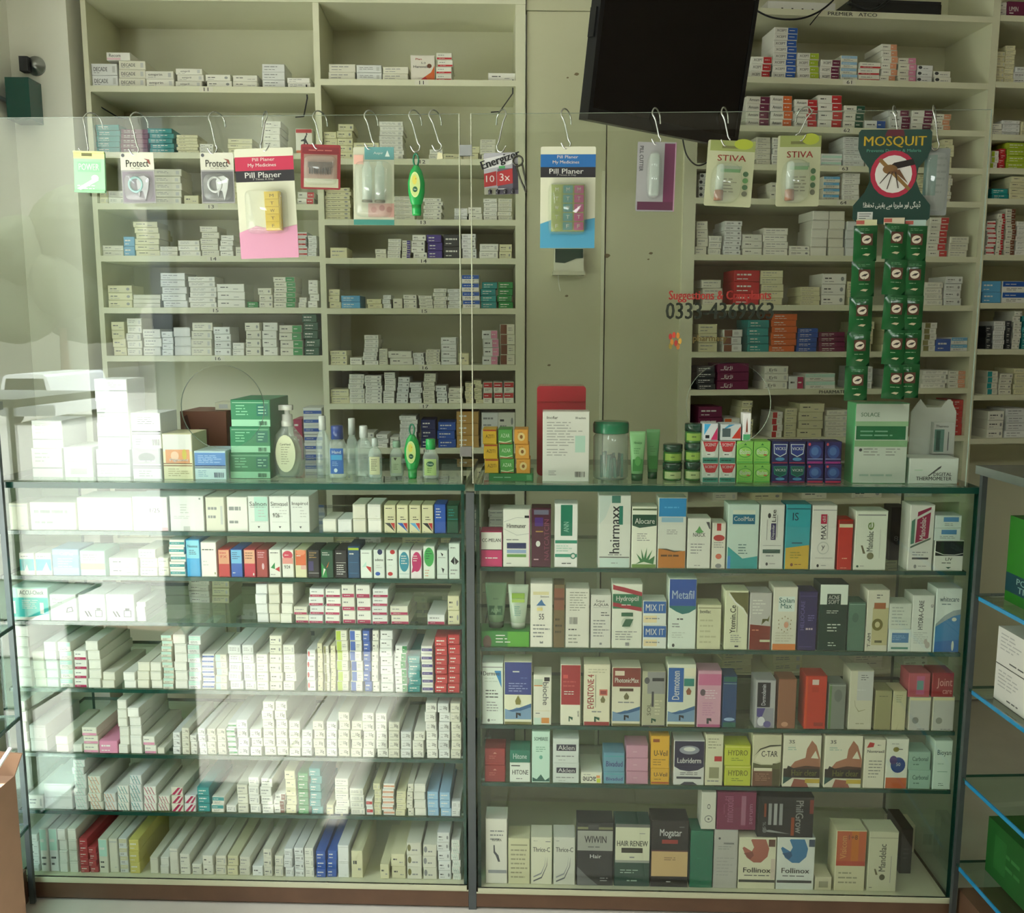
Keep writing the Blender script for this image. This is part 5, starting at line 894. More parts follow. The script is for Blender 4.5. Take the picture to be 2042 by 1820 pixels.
# yellow, green and orange medicine cartons by the glass joint
zf = top_one(974, 1064, 947, 'long flat green carton under the bright small cartons', '2c7a44', 'R .86 .15 .97 .85 5a9a6a;L .1 .3 .6 .7 1 8fc0a0', .09)
cols3 = (('golden', 'd8ae2c', 'T .18 .4 .85 .65 6a5a10 AZITI;R 0 .9 1 1 a83a28'), ('leaf-green', '4f9a4a', 'T .15 .45 .85 .72 d8ecd0 AZAR;P c8d8b0 0 .12 .5 .04 1 .2 1 .26 .5 .12 0 .2;R 0 0 1 .06 b84a38'), ('amber', 'd89a3c', 'E .5 .5 .28 .3 e0c88a;E .5 .5 .12 .14 8a5a20;L .2 .78 .8 .9 1 8a5a20'))
for c, (nm, bc, sp) in enumerate(cols3):
    for r, (yt, yb) in enumerate(((918, 947), (889, 918), (859, 889))):
        x0 = (966, 997, 1029)[c] - (2, 1, 2)[r] * (r > 0) * 2
        top_one(x0, x0 + 29, yt, '%s small medicine carton, %s of three' % (nm, ('lowest', 'middle', 'topmost')[r]), bc, sp, .06, yb=yb)
zi = top_one(1081, 1175, 823, 'large white carton printed with small text and barcode', 'cfcdc8', 'T .08 .9 .32 .94 text Inofar;T .7 .9 .93 .93 text 30 sachets;L .08 .5 .92 .87 9 9a9a98;R .7 .42 .92 .66 a8c4b8;L .08 .36 .7 .48 3 9a9a98;L .12 .08 .35 .16 3 grey;Q .7 .06 .92 .14 text', .05)
for k, (x0, nm) in enumerate(((1399, 'red'), (1433, 'red'), (1468, 'green'), (1502, 'green'), (1538, 'navy'), (1572, 'navy'), (1608, 'violet'), (1644, 'violet'))):
    for r in (0, 1):
        yt, yb = ((925, 966), (880, 925))[r]
        sp, bc = {'red': ('P b03038 0 1 1 1 .8 .55 .5 .5 .2 .55;T .15 .78 .85 .92 e8e0d8 SCENT;R 0 0 1 .25 2f7a6c;E .5 .4 .3 .12 c8ccc8;L .3 .34 .7 .46 1 ink;L .1 .05 .9 .2 1 1a4a40', 'b8c0b8'),
                  'green': ('E .5 .52 .46 .26 3f8a3c;E .5 .52 .42 .22 8fc060;T .18 .42 .82 .64 eaf2dc Balm;P 2a6a30 .4 .84 .6 .84 .5 .94;R .6 .36 .8 .42 b84a38;R 0 .02 1 .08 4f9a4a;L .1 .14 .9 .22 1 4f9a4a', '7ab254'),
                  'navy': ('P %s .05 .9 .95 .9 .9 .45 .5 .3 .1 .45;P %s .1 .87 .9 .87 .86 .48 .5 .34 .14 .48;T .16 .62 .84 .76 d0e8e0 VICKS;E .5 .2 .3 .08 4a86b0;R 0 0 1 .06 8a2a48' % (('2a8a72', '14584e') if r == 0 else ('c8d0e4', '2a3a80')), '1c2458'),
                  'violet': ('E .5 .55 .4 .32 2f4a86;E .46 .58 .24 .2 4a6aa0;R 0 0 1 .1 %s' % ('a82a48' if r == 0 else '8a2a72') + ';R 0 .2 1 .23 8fa0c8;E .1 .9 .08 .07 c04a58', '27245c')}[nm]
        top_one(x0, x0 + 34, yt, '%s balm carton, %s one, %s' % ({'red': 'red-shielded white', 'green': 'lime green', 'navy': 'navy badge', 'violet': 'violet globe'}[nm], ('lower', 'upper')[r], ('nearer the tubes', 'nearer the tall carton')[k % 2]), bc, sp, .05, yb=None if r == 0 else yb)
top_one(1402, 1432, 845, 'small carton with blue and magenta shards on the balms', 'c0c4c8', 'P 3f9ac8 0 .3 .5 1 0 1;P b02c5c .5 0 1 0 1 .8;R .1 .1 .4 .3 ink', .05, yb=879, z=None)
top_one(1436, 1478, 846, 'small carton with teal and red shards on the balms', 'b8c0c0', 'P 3f8ab0 0 .6 .4 1 .7 1;P b83a2c .55 .1 1 .1 1 .9;R .06 .2 .48 .75 4a5a5c', .05, yb=879)
top_one(1480, 1497, 824, 'tiny white carton with a brown figure, on the lime balms', 'e4e0d4', 'P 7a4434 .35 .3 .65 .3 .6 .6 .5 .85 .4 .6;R 0 0 1 .22 4a9a6a;L .2 .24 .8 .3 1 brown', .03, yb=879)
top_one(1698, 1806, 803, 'tall white carton with a broad green band', 'bcc4ba', 'R 0 .72 1 .78 8fb48c;R .02 .55 .96 .72 1f6a44;T .1 .84 .45 .89 5a7a60 SOLACE;L .1 .58 .8 .68 2 7aa890;R 0 .46 1 .54 7fa67c;L .18 .34 .5 .45 3 8a8c88;L .6 .34 .9 .45 3 8a8c88;E .12 .42 .03 .02 text;L .12 .06 .9 .14 1 9ab0a4', .06, side='4f9a6a')
thz = top_one(1811, 1910, 912, 'white counter carton printed with a thermometer drawing', 'c6ccc6', 'P 4a4c4c .38 .3 .6 .66 .66 .72 .64 .62 .4 .28;T .5 .3 .88 .44 ink DIGITAL;T .14 .12 .88 .27 ink THERMOMETER;L .1 .5 .3 .58 1 9ac0a0', .07)

# ------------------------------------------------------------------ television
def tv():
    yaw = math.radians(38); tilt = math.radians(9)
    W, H = .61, .42
    a = Frame(0, 2.45, 0).hit(1172, 238)                       # lower corner that is nearer the customer
    M = Matrix.Translation((a[0], 2.45, a[1])) @ Matrix.Rotation(yaw, 4, 'Z') @ Matrix.Rotation(tilt, 4, 'X')
    t = empty('television', M, 'black flat television hung tilted in front of the shelving', 'television')
    b = MB(); b.box(0, .004, 0, W, .035, H, '0c0c0e'); b.box(.12, .035, .06, W - .12, .075, H - .08, '101012'); part('housing', b, 'black_plastic', t)
    b = MB(); f = .014
    for q in ((0, 0, W, f * 2.2), (0, H - f, W, H), (0, f * 2.2, f, H - f), (W - f, f * 2.2, W, H - f)): b.box(q[0], 0, q[1], q[2], .004, q[3])
    part('bezel', b, 'black_plastic', t)
    part('screen', MB().box(f, .0025, f * 2.2, W - f, .004, H - f), 'black_gloss', t)
    b = MB(); b.tube([(W / 2, .07, H - .1), (W / 2, .11, H), (W / 2, .13, H + .15)], .016, 'dark'); b.box(W / 2 - .06, .066, H - .2, W / 2 + .06, .08, H - .06, 'dark'); part('bracket', b, 'black_plastic', t)
    b = MB(); b.box(-.006, .008, .2, 0, .03, .27, 'dark'); part('side_button', b, 'black_plastic', t)
tv()
# cable loop below the television
x, z = CAB.hit(1392, 285, -.03); mb = MB(); mb.M = CAB.M.copy()
mb.tube(smooth_path([(x - .05, -.03, z + .01), (x - .035, -.03, z - .04), (x, -.03, z - .07), (x + .04, -.03, z - .05), (x + .055, -.03, z + .02)]), .0025, 'black')
tag(part('cable', mb, 'black_plastic', smooth=True), 'black cable loop hanging under the television', 'cable')
# devices on top of the shelving behind the television
fr, zr0, lyr, _ = SHELF['R0']
x0, _ = RACK.hit(1540, 10, .012); x1, _ = RACK.hit(1676, 10, .012)
t = empty('router', RACK.at((x0 + x1) / 2, .05, zr0), 'white network box lying on top of the television shelving', 'router')
b = MB(); w = (x1 - x0) / 2; b.box(-w, 0, 0, w, .13, .04, 'e8e8e4'); part('housing', b, 'gloss', t)
b = MB()
for k in range(4): b.box(-w * .6 + k * w * .3, -.0006, .014, -w * .6 + k * w * .3 + .006, 0, .02, 'ink')
part('status_light', b, 'matte', t)
x0, _ = RACK.hit(1700, 10, .02); x1, _ = RACK.hit(1880, 10, .02)
t = empty('video_recorder', RACK.at((x0 + x1) / 2, .03, zr0), 'black recorder box with cables on top of the television shelving', 'recorder')
w = (x1 - x0) / 2; b = MB(); b.box(-w, 0, 0, w, .2, .05); part('housing', b, 'black_plastic', t); part('front_panel', MB().box(-w, -.003, .006, w, 0, .04), 'black_gloss', t)
def cable(pts, fr_, label, r=.003, col='black'):
    m = MB(); m.M = fr_.M.copy(); m.tube(smooth_path([(*fr_.hit(px, py, ly), ly) for px, py, ly in pts] if False else [(fr_.hit(px, py, ly)[0], ly, fr_.hit(px, py, ly)[1]) for px, py, ly in pts]), r, col)
    tag(part('cable', m, 'black_plastic', smooth=True), label, 'cable', 'cables by the television')
cable([(1475, -10, -.02), (1500, 15, -.02), (1540, 35, -.03), (1590, 38, -.03), (1630, 25, -.02), (1660, 2, -.01), (1668, -15, .0)], RACK, 'thin black cable sagging below the white network box')
cable([(1668, -5, -.012), (1640, 20, -.015), (1615, 50, -.012)], RACK, 'short thin cable end dangling from the network box', .0016)
cable([(1690, 6, -.012), (1715, 14, -.015), (1740, 20, -.02), (1760, 10, -.014), (1775, -4, -.005)], RACK, 'thick black cable looped beside the recorder box', .005)

# white switch box with green face on the beige panel
x0, zb = CAB.hit(1104, 547, 0); x1, zt = CAB.hit(1162, 497, 0)
t = empty('soap_dispenser', CAB.at((x0 + x1) / 2, .012, zb), 'small white box with a dark green face on the beige panel', 'dispenser')
w, h = (x1 - x0) / 2, zt - zb
part('housing', MB().box(-w, -.045, 0, w, 0, h, 'dcdcc8'), 'gloss', t); b = MB(); b.prism([(-w * .95, h * .98), (-w * .95, h * .45), (-w * .3, h * .42), (w * .5, h * .6), (w * .95, h * .62), (w * .95, h * .98)], -.0465, -.045, '2f4a40'); part('face_plate', b, 'gloss', t)
part('tray', MB().box(-w * 1.1, -.055, -.004, w * 1.1, 0, .008, 'c8c8b0'), 'gloss', t); b = MB(); b.tube([(-w * .7, -.02, 0), (-w * .66, -.02, -.03), (-w * .55, -.02, -.055)], .0012, 'white', 6); part('string', b, 'matte', t)

# ------------------------------------------------------------------ hanging packs on wire hooks over the glass
LYH = -.012
def hp(px, py, ly=LYH): return COUNTER.hit(px, py, ly)
def hook(px_top, px_bot, py_bot, label, flip=1):
    xt, _ = hp(px_top, 224); xb, zb = hp(px_bot, py_bot); mb = MB(); mb.M = COUNTER.M.copy()
    s = flip
    pts = [(xt + s * .016, .03, ZG - .022), (xt + s * .014, .028, ZG - .004), (xt + s * .006, .016, ZG + .007), (xt - s * .003, .002, ZG + .006), (xt - s * .008, -.011, ZG - .008),
           (xt + (xb - xt) * .3 - s * .003, -.013, ZG + (zb - ZG) * .3), (xt + (xb - xt) * .75 + s * .003, -.013, ZG + (zb - ZG) * .75), (xb + s * .006, -.013, zb + .012), (xb + s * .003, -.014, zb + .001), (xb - s * .007, -.016, zb - .001), (xb - s * .015, -.017, zb + .012)]
    mb.tube(smooth_path(pts, 5), .0017, 'lgrey', 7)
    tag(part('wire_hook', mb, 'wire', smooth=True), label, 'hook', 'wire hooks on the glass edge')
def round_rect(w, h, r, n=4):
    pts = []
    for cx, cz, a0 in ((w / 2 - r, r, -90), (w / 2 - r, h - r, 0), (-w / 2 + r, h - r, 90), (-w / 2 + r, r, 180)):
        for k in range(n + 1):
            a = math.radians(a0 + 90 * k / n); pts.append((cx + r * math.cos(a), cz + r * math.sin(a)))
    return pts
def pack(name, px0, px1, py0, py1, label, cat, card, spec, th=.0012, rot=0.0, mname='print', ly=LYH, r=.004, shape=None, yaw=0.0):
    """a hanging card: Empty at its foot, the card itself a part"""
    xa, zt = hp((px0 + px1) / 2, py0, ly); _, zb = hp((px0 + px1) / 2, py1, ly)
    w = hp(px1, (py0 + py1) / 2, ly)[0] - hp(px0, (py0 + py1) / 2, ly)[0]; h = zt - zb
    t = empty(name, COUNTER.M @ Matrix.Translation((xa, ly - .003, zb)) @ Matrix.Rotation(yaw, 4, 'Z') @ Matrix.Rotation(rot, 4, 'Y'), label, cat, 'packs hanging on the glass edge')
    b = MB(); pts = shape(w, h) if shape else round_rect(w, h, r); b.prism(pts, -th, 0, card); draw(b, spec, -w / 2, 0, w, h, -th)
    part('card', b, mname, t); return t, w, h, -th
def dome(x0, z0, x1, z1, y, bulge, col='white', power=4, rows=5):
    """raised clear blister on a card face"""
    b = MB(); cx, cz, rx, rz = (x0 + x1) / 2, (z0 + z1) / 2, (x1 - x0) / 2, (z1 - z0) / 2; n = 24; v = []
    prof = [(1, 0), (.96, .55), (.9, .85), (.8, 1.0)]
    for s, d in prof:
        for k in range(n):
            a = 2 * math.pi * k / n; ca, sa = math.cos(a), math.sin(a); e = 2 / power
            kx = rx - (1 - s) * min(rx, rz) ; kz = rz - (1 - s) * min(rx, rz)
            v.append((cx + kx * math.copysign(abs(ca) ** e, ca), y - d * bulge, cz + kz * math.copysign(abs(sa) ** e, sa)))
    f = [(i * n + k, i * n + (k + 1) % n, (i + 1) * n + (k + 1) % n, (i + 1) * n + k) for i in range(len(prof) - 1) for k in range(n)] + [list(range(3 * n, 4 * n))]
    return b.add(v, f, col)

hook(172, 172, 306, 'bent wire hook holding the pale green sachet pack'); hook(265, 272, 308, 'bent wire hook holding the tooth card by the green pack'); hook(422, 428, 305, 'bent wire hook holding the tooth card by the yellow pillbox')
hook(525, 525, 300, 'bent wire hook holding the red-headed pillbox card', -1); hook(630, 637, 296, 'bent wire hook holding the dark red pack'); hook(733, 741, 297, 'bent wire hook holding the clear tube blister')
hook(822, 832, 302, 'bent wire hook holding the green hand gel'); hook(862, 875, 300, 'bent wire hook with nothing but a scrap tag'); hook(1002, 996, 302, 'bent wire hook holding the battery pack', -1)
hook(1126, 1132, 296, 'bent wire hook holding the blue-headed pillbox card'); hook(1308, 1312, 288, 'bent wire hook holding the purple pill cutter card'); hook(1446, 1450, 290, 'bent wire hook holding the lime card by the pill cutter')
hook(1612, 1592, 280, 'bent wire hook holding the lime card by the mosquito card', -1); hook(1788, 1786, 275, 'bent wire hook holding the mosquito card'); hook(1868, 1866, 298, 'bent wire hook holding the smoky clear blister')
# scrap tag on the bare hook
x, z = hp(877, 312); b = MB(); b.M = COUNTER.at(x, -.018, z - .008); b.prism([(-.006, 0), (.008, .002), (.006, .014), (-.004, .016)], -.001, 0, 'cream'); tag(part('paper_tag', b, 'matte'), 'scrap of torn paper tag on the bare wire hook', 'tag')

# pale green sachet pack
t, w, h, y = pack('sachet_pack', 148, 209, 303, 385, 'pale green sachet pack with a yellow top edge', 'sachet', 'a4dcae', 'R 0 .82 1 1 dfe39a;R 0 .86 .22 1 e8c88a;R .26 .88 .6 .95 6a6a40;R .12 .5 .86 .74 8fd0a0;T .16 .54 .82 .7 eefaf0 POWER;P e8fff0 .1 .1 .75 .4 .8 .3 .2 .05;E .68 .36 .12 .07 f4fff4;L .1 .06 .9 .2 2 e8fff0', .006, .03)
b = MB(); b.box(-w / 2, -.0085, h * .0, w / 2, -.006, h * .045, '8fc89c'); b.box(-w / 2, -.0085, h * .955, w / 2, -.006, h, 'd0d890'); part('crimped_edge', b, 'gloss', t)
# tooth-protector cards
for k, (a, c, nm) in enumerate((((242, 308), '8e8692', 'nearer the pale green pack'), ((400, 466), '6c6c70', 'nearer the red-headed pillbox'))):
    t, w, h, y = pack('tooth_card', a[0], a[1], 305, 406, 'grey card with a white tooth in a ring, %s' % nm, 'blister card', 'd2d2c4', 'R 0 0 1 .66 %s;R .03 .03 .97 .63 %s;T .16 .72 .84 .86 3a3a34 Protect;E .08 .95 .05 .035 5a5c60;P 8a4a40 .7 .88 .86 .86 .9 .76 .84 .78 .8 .84;L .3 .68 .85 .71 1 8a8a80' % ('9c9c9c', c), .0014, (-.01, .0)[k])
    b = MB(); n = 20; R0, R1 = w * .17, w * .23; cx, cz = -w * .07, h * .37
    v = [(cx + r * math.cos(2 * math.pi * q / n), yy, cz + r * 1.05 * math.sin(2 * math.pi * q / n)) for yy, r in ((y - .0002, R1), (y - .005, R1 * .97), (y - .005, R0), (y - .0002, R0)) for q in range(n)]
    b.add(v, [(i * n + q, i * n + (q + 1) % n, (i + 1) * n + (q + 1) % n, (i + 1) * n + q) for i in range(3) for q in range(n)], 'c9ccd0' if k else '9cc8cc'); part('ring', b, 'gloss', t, True)
    b = MB(); b.prism([(w * .02, h * .52), (w * .2, h * .54), (w * .34, h * .48), (w * .3, h * .28), (w * .2, h * .06), (w * .14, h * .24), (w * .06, h * .26), (w * .02, h * .12), (-w * .02, h * .28), (-w * .04, h * .44)], y - .0035, y - .0003, 'd8dade' if k else 'c4c2cc'); part('tooth', b, 'gloss', t)
    bl = dome(-w * .44, h * .04, w * .44, h * .6, y, .009); part('blister', bl, 'clear_plastic', t, True)
# pillbox cards
def pill_card(px, label, head, lowcol, win, boxes, cells, rot, v0=.27, v1=.62):
    a = head
    t, w, h, y = pack('pillbox_card', px[0], px[1], px[2], px[3], label, 'blister card', 'dadbc6', 'R 0 .80 1 .925 %s;T .3 .885 .68 .915 f0e4e0 Pill Planer;T .22 .825 .7 .865 f0e4e0 My Medicines;R 0 .70 1 .80 26242a;T .16 .735 .78 .785 f2f2ee Pill Planer;T .28 .71 .66 .73 d8d8d4 7 Times A Day;R 0 0 1 .24 %s;P %s 0 .24 .3 .3 .6 .26 1 .3 1 .2 0 .2' % (head, lowcol, lowcol), .0015, rot)
    b = MB(); b.box(-w * win[0], y - .016, h * v0, w * win[1], y - .0002, h * v1, boxes[0])
    n = len(boxes)
    bx = part('pillbox', b, 'gloss', t)
    for i in range(cells[0]):
        for j in range(cells[1]):
            cw = w * (win[0] + win[1]) / cells[0]; ch = h * (v1 - v0 - .01) / cells[1]; q = MB(); x0 = -w * win[0] + i * cw; z0 = h * (v0 + .005) + j * ch
            q.box(x0 + cw * .07, y - .0185, z0 + ch * .06, x0 + cw * .93, y - .0155, z0 + ch * .94, boxes[i % n]); put_text(q, 'MTWTFSS'[(cells[1] - 1 - j) % 7], x0 + cw * .35, z0 + ch * .3, x0 + cw * .65, z0 + ch * .7, y - .0188, 'e8e8d8' if len(boxes) > 1 else '6a5a18')
            part('lid', q, 'gloss', bx)
    part('blister', dome(-w * .36, h * (v0 - .025), w * .36, h * (v1 + .03), y, .022, power=8), 'clear_plastic', t, True)
pill_card((474, 590, 296, 515), 'pillbox card with a red heading and yellow box', 'c02c50', 'd89ab8', (.0, .26), ['e0c23c'], (1, 5), -.028, .25, .6)
pill_card((1078, 1187, 293, 495), 'pillbox card with a blue heading and green and pink box', '1f6ab0', '4f9ec4', (.3, .3), ['8a9a38', '3f8078', 'a03c6c'], (3, 5), .004, .16, .62)
# small sticker at the head of each is part of the card above. dark red pack
t, w, h, y = pack('comb_pack', 598, 677, 289, 378, 'dark red hanging pack with a fine comb in a clear window', 'blister card', '8c2a30', 'R .08 .12 .92 .78 9a7a6c;R .08 .04 .95 .24 b4b49c;R .04 .8 .96 .94 7a2028;L .2 .84 .8 .9 1 b86a60', .0016, .035)
b = MB(); b.box(-w * .3, y - .006, h * .48, w * .3, y - .0005, h * .6, '4a3a30')
for k in range(9): b.box(-w * .28 + k * w * .064, y - .005, h * .34, -w * .28 + k * w * .064 + w * .03, y - .001, h * .48, '3a2e28')
part('comb', b, 'gloss', t); part('blister', dome(-w * .42, h * .1, w * .42, h * .76, y, .012, power=6), 'clear_plastic', t, True)
# clear tube blister with pink beads
t, w, h, y = pack('tube_blister', 703, 784, 294, 449, 'clear blister of two glass tubes on a teal and pink card', 'blister card', 'c4c6b0', 'R .28 .84 1 1 5f9a9c;P e8f4f0 .78 .88 .9 .88 .84 .96;T .5 .9 .74 .94 e8f4f0 Aspir;R 0 .0 1 .07 3f8a80;R .36 .1 1 .28 c49a90;E .5 .2 .07 .04 b07a78;E .7 .22 .07 .04 a87070;E .88 .2 .07 .04 b07a78;R .02 .78 .25 .9 e0b0a0', .0015, .012)
for cx in (-.14, .17):
    b = MB(); b.loft([(h * .3, .002, .002), (h * .305, w * .12, w * .12), (h * .72, w * .12, w * .12), (h * .76, w * .07, w * .07), (h * .8, w * .07, w * .07)], w * cx, y - w * .13, n=16); part('tube', b, 'bottle_clear', t, True)
    b = MB(); b.loft([(h * .285, w * .13, w * .13), (h * .31, w * .13, w * .13)], w * cx, y - w * .13, n=16, col='5a5a44'); part('tube_foot', b, 'gloss', t, True)
part('blister', dome(-w * .46, h * .09, w * .46, h * .82, y, .026, power=7), 'clear_plastic', t, True)
# battery pack
t, w, h, y = pack('battery_pack', 966, 1034, 305, 388, 'dark grey battery pack with a red offer badge', 'battery pack', 'a8a8b0', 'R .4 0 1 .62 5e5a68;R .84 .1 1 .72 37333f;P d4d4d6 0 .6 .8 .72 1 1 0 .86;R .44 .62 .62 .68 4a9a5c;P 9a2a2c 0 .18 .36 .22 .36 .56 0 .5;P a83034 .38 .2 .84 .26 .84 .62 .38 .54;T .06 .3 .3 .46 f0e8e4 10;T .46 .32 .76 .5 f0e8e4 3x;L .4 .1 .8 .16 1 e8e8ec;R 0 .0 .36 .16 8f9080', .0015, -.02)
b = MB(); b.M = Matrix.Translation((0, 0, h * .8)) @ Matrix.Rotation(math.radians(-17), 4, 'Y'); put_text(b, 'Energizer', -w * .58, -h * .12, w * .58, h * .14, y - .002, '1c1c22', bold=.03); part('lettering', b, 'matte', t)
for k in range(4):
    b = MB(); b.loft([(h * .005, .0042, .0042), (h * .1, .0042, .0042), (h * .102, .0016, .0016), (h * .125, .0016, .0016)], w * (-.33 + k * .22), y - .0046, n=12, col='34323a'); part('battery', b, 'gloss', t, True)
x, z = hp(1033, 322); b = MB(); b.M = COUNTER.at(x, -.02, z) @ Matrix.Rotation(math.radians(-12), 4, 'Y')
n = 18; b.tube([(.011 * math.cos(2 * math.pi * k / n), 0, .011 * math.sin(2 * math.pi * k / n)) for k in range(n + 1)], .0022, '3a3a30', 6); b.tube([(-.006, 0, -.01), (-.003, 0, -.04), (.004, 0, -.072)], .0022, '3a3a30', 6); b.tube([(.008, 0, -.008), (.008, 0, -.04), (.004, 0, -.072)], .0022, '3a3a30', 6)
tag(part('key_clip', b, 'gloss', smooth=True), 'dark looped key clip hanging beside the battery pack', 'clip')
# pill cutter card
t, w, h, y = pack('pill_cutter_card', 1269, 1346, 284, 422, 'purple and grey card with a clear pill cutter sleeve', 'blister card', '9a9a9c', 'R .7 .04 .97 .98 6a2c50;R .04 .02 .97 .14 5a2a44;R 0 .14 .7 1 a2a2a4;D .06 .58 .16 .94 2a2a2e PILL CUTTER;R .97 0 1 1 b890a8', .0015, .02)
b = MB(); b.loft([(h * .22, w * .1, .006), (h * .24, w * .13, .008), (h * .78, w * .13, .008), (h * .82, w * .1, .006)], -w * .06, y - .009, n=18, power=3); part('cutter_sleeve', b, 'bottle_clear', t, True)
part('blister', dome(-w * .26, h * .17, w * .14, h * .86, y, .018, power=3), 'clear_plastic', t, True)
# lime cards with a name in red
for k, (q, nm, rot) in enumerate((((1406, 1500, 281, 412), 'by the pill cutter card', .05), ((1551, 1637, 271, 412), 'by the mosquito card', 0.0))):
    t, w, h, y = pack('roll_on_card', *q, 'pale lime card with red name and clear stick blister, %s' % nm, 'blister card', 'b6ba98', 'R .05 .84 1 1 8f9a58;R .3 .88 .75 .92 6a6c3c;E .75 .95 .2 .08 a4b030;T .22 .69 .82 .78 a83a34 STIVA;R .3 .56 .75 .62 9aa890;R .3 .52 .72 .57 5f9a5c;L .36 .2 .72 .44 5 7a7c60;E .84 .5 .06 .04 4a6a48;E .84 .4 .06 .04 5a8a50;E .84 .3 .06 .04 4a6a48;E .84 .2 .06 .04 6a6c58', .0015, rot)
    b = MB(); b.loft([(h * .07, .006, .006), (h * .075, .0105, .0105), (h * .22, .0105, .0105), (h * .23, .009, .009)], -w * .22, y - .012, n=16, col='8a6048'); s_ = part('stick', b, 'gloss', t, True)
    b = MB(); b.loft([(h * .23, .009, .009), (h * .6, .0085, .0085), (h * .63, .004, .004)], -w * .22, y - .012, n=16, col='d8dcc0'); part('stick_sleeve', b, 'bottle_clear', t, True)
    part('blister', dome(-w * .4, h * .04, w * .26, h * .66, y, .024, power=3), 'clear_plastic', t, True)
# smoky clear blister behind the mosquito card
t, w, h, y = pack('clear_blister', 1843, 1893, 296, 430, 'smoky clear blister card half behind the mosquito card', 'blister card', '868c8a', 'R 0 .3 .5 .9 5f7f7a;L .5 .3 .9 .9 6 767c7c', .0012, .01, ly=-.006)
part('blister', dome(-w * .42, h * .06, w * .42, h * .94, y, .006, power=6), 'clear_plastic', t, True)

# mosquito repellent card with its strips of sachets
def mosq_shape(w, h):
    L = [(-.42, .0), (-.5, .06), (-.5, .2), (-.36, .34), (-.3, .46), (-.32, .6), (-.42, .7), (-.47, .8), (-.47, .97), (-.44, 1.0)]
    pts = [(x * w, z * h) for x, z in L]; return [(-x, z) for x, z in pts[::1]] + pts[::-1]
BUG = 'E .5 .5 .5 .5 a82a44;E .5 .5 .4 .4 d6d4d0;P 8a6a3a .16 .78 .84 .14 .88 .2 .22 .84;P 241e1c .3 .58 .5 .74 .9 .82 .95 .7 .6 .62;E .42 .6 .16 .1 7a5a34;P 6a4a30 .4 .55 .62 .6 .82 .3 .6 .48;P 3a2c24 .4 .55 .2 .3 .22 .3 .43 .54;P 3a2c24 .46 .54 .36 .18 .38 .18 .48 .54;P 3a2c24 .52 .54 .6 .2 .62 .2 .55 .54'
t, w, h, y = pack('repellent_card', 1708, 1862, 259, 447, 'dark green waisted card with yellow heading and crossed-out mosquito', 'sachet card', '123c32', '', .0016, 0, shape=mosq_shape, ly=-.016)
b = MB(); draw(b, 'P 5a2430 .36 .93 .62 .93 .6 1 .4 1;T .1 .81 .9 .93 d8b83a MOSQUIT;', -w / 2, 0, w, h, y); part('heading', b, 'matte', t)
b = MB(); draw(b, 'T .14 .755 .84 .795 5fa08c Prevents Dengue & Malaria', -w / 2, 0, w, h, y); part('subheading', b, 'matte', t); b = MB()
put_text(b, shape_urdu('ڈینگی اور ملیریا سے یقینی تحفظ!'), -w * .37, h * .15, w * .37, h * .25, y - .0004, 'd6d8d0')
part('lettering', b, 'matte', t)
b = MB(); draw(b, BUG, -w * .3, h * .28, w * .6, w * .6, y - .0002, .0002); part('mosquito_sign', b, 'matte', t)
b = MB(); draw(b, 'R .06 .04 .26 .13 c8ccc8;L .08 .05 .24 .12 3 5a5c5c', -w / 2, 0, w, h, y); part('price_label', b, 'matte', t)
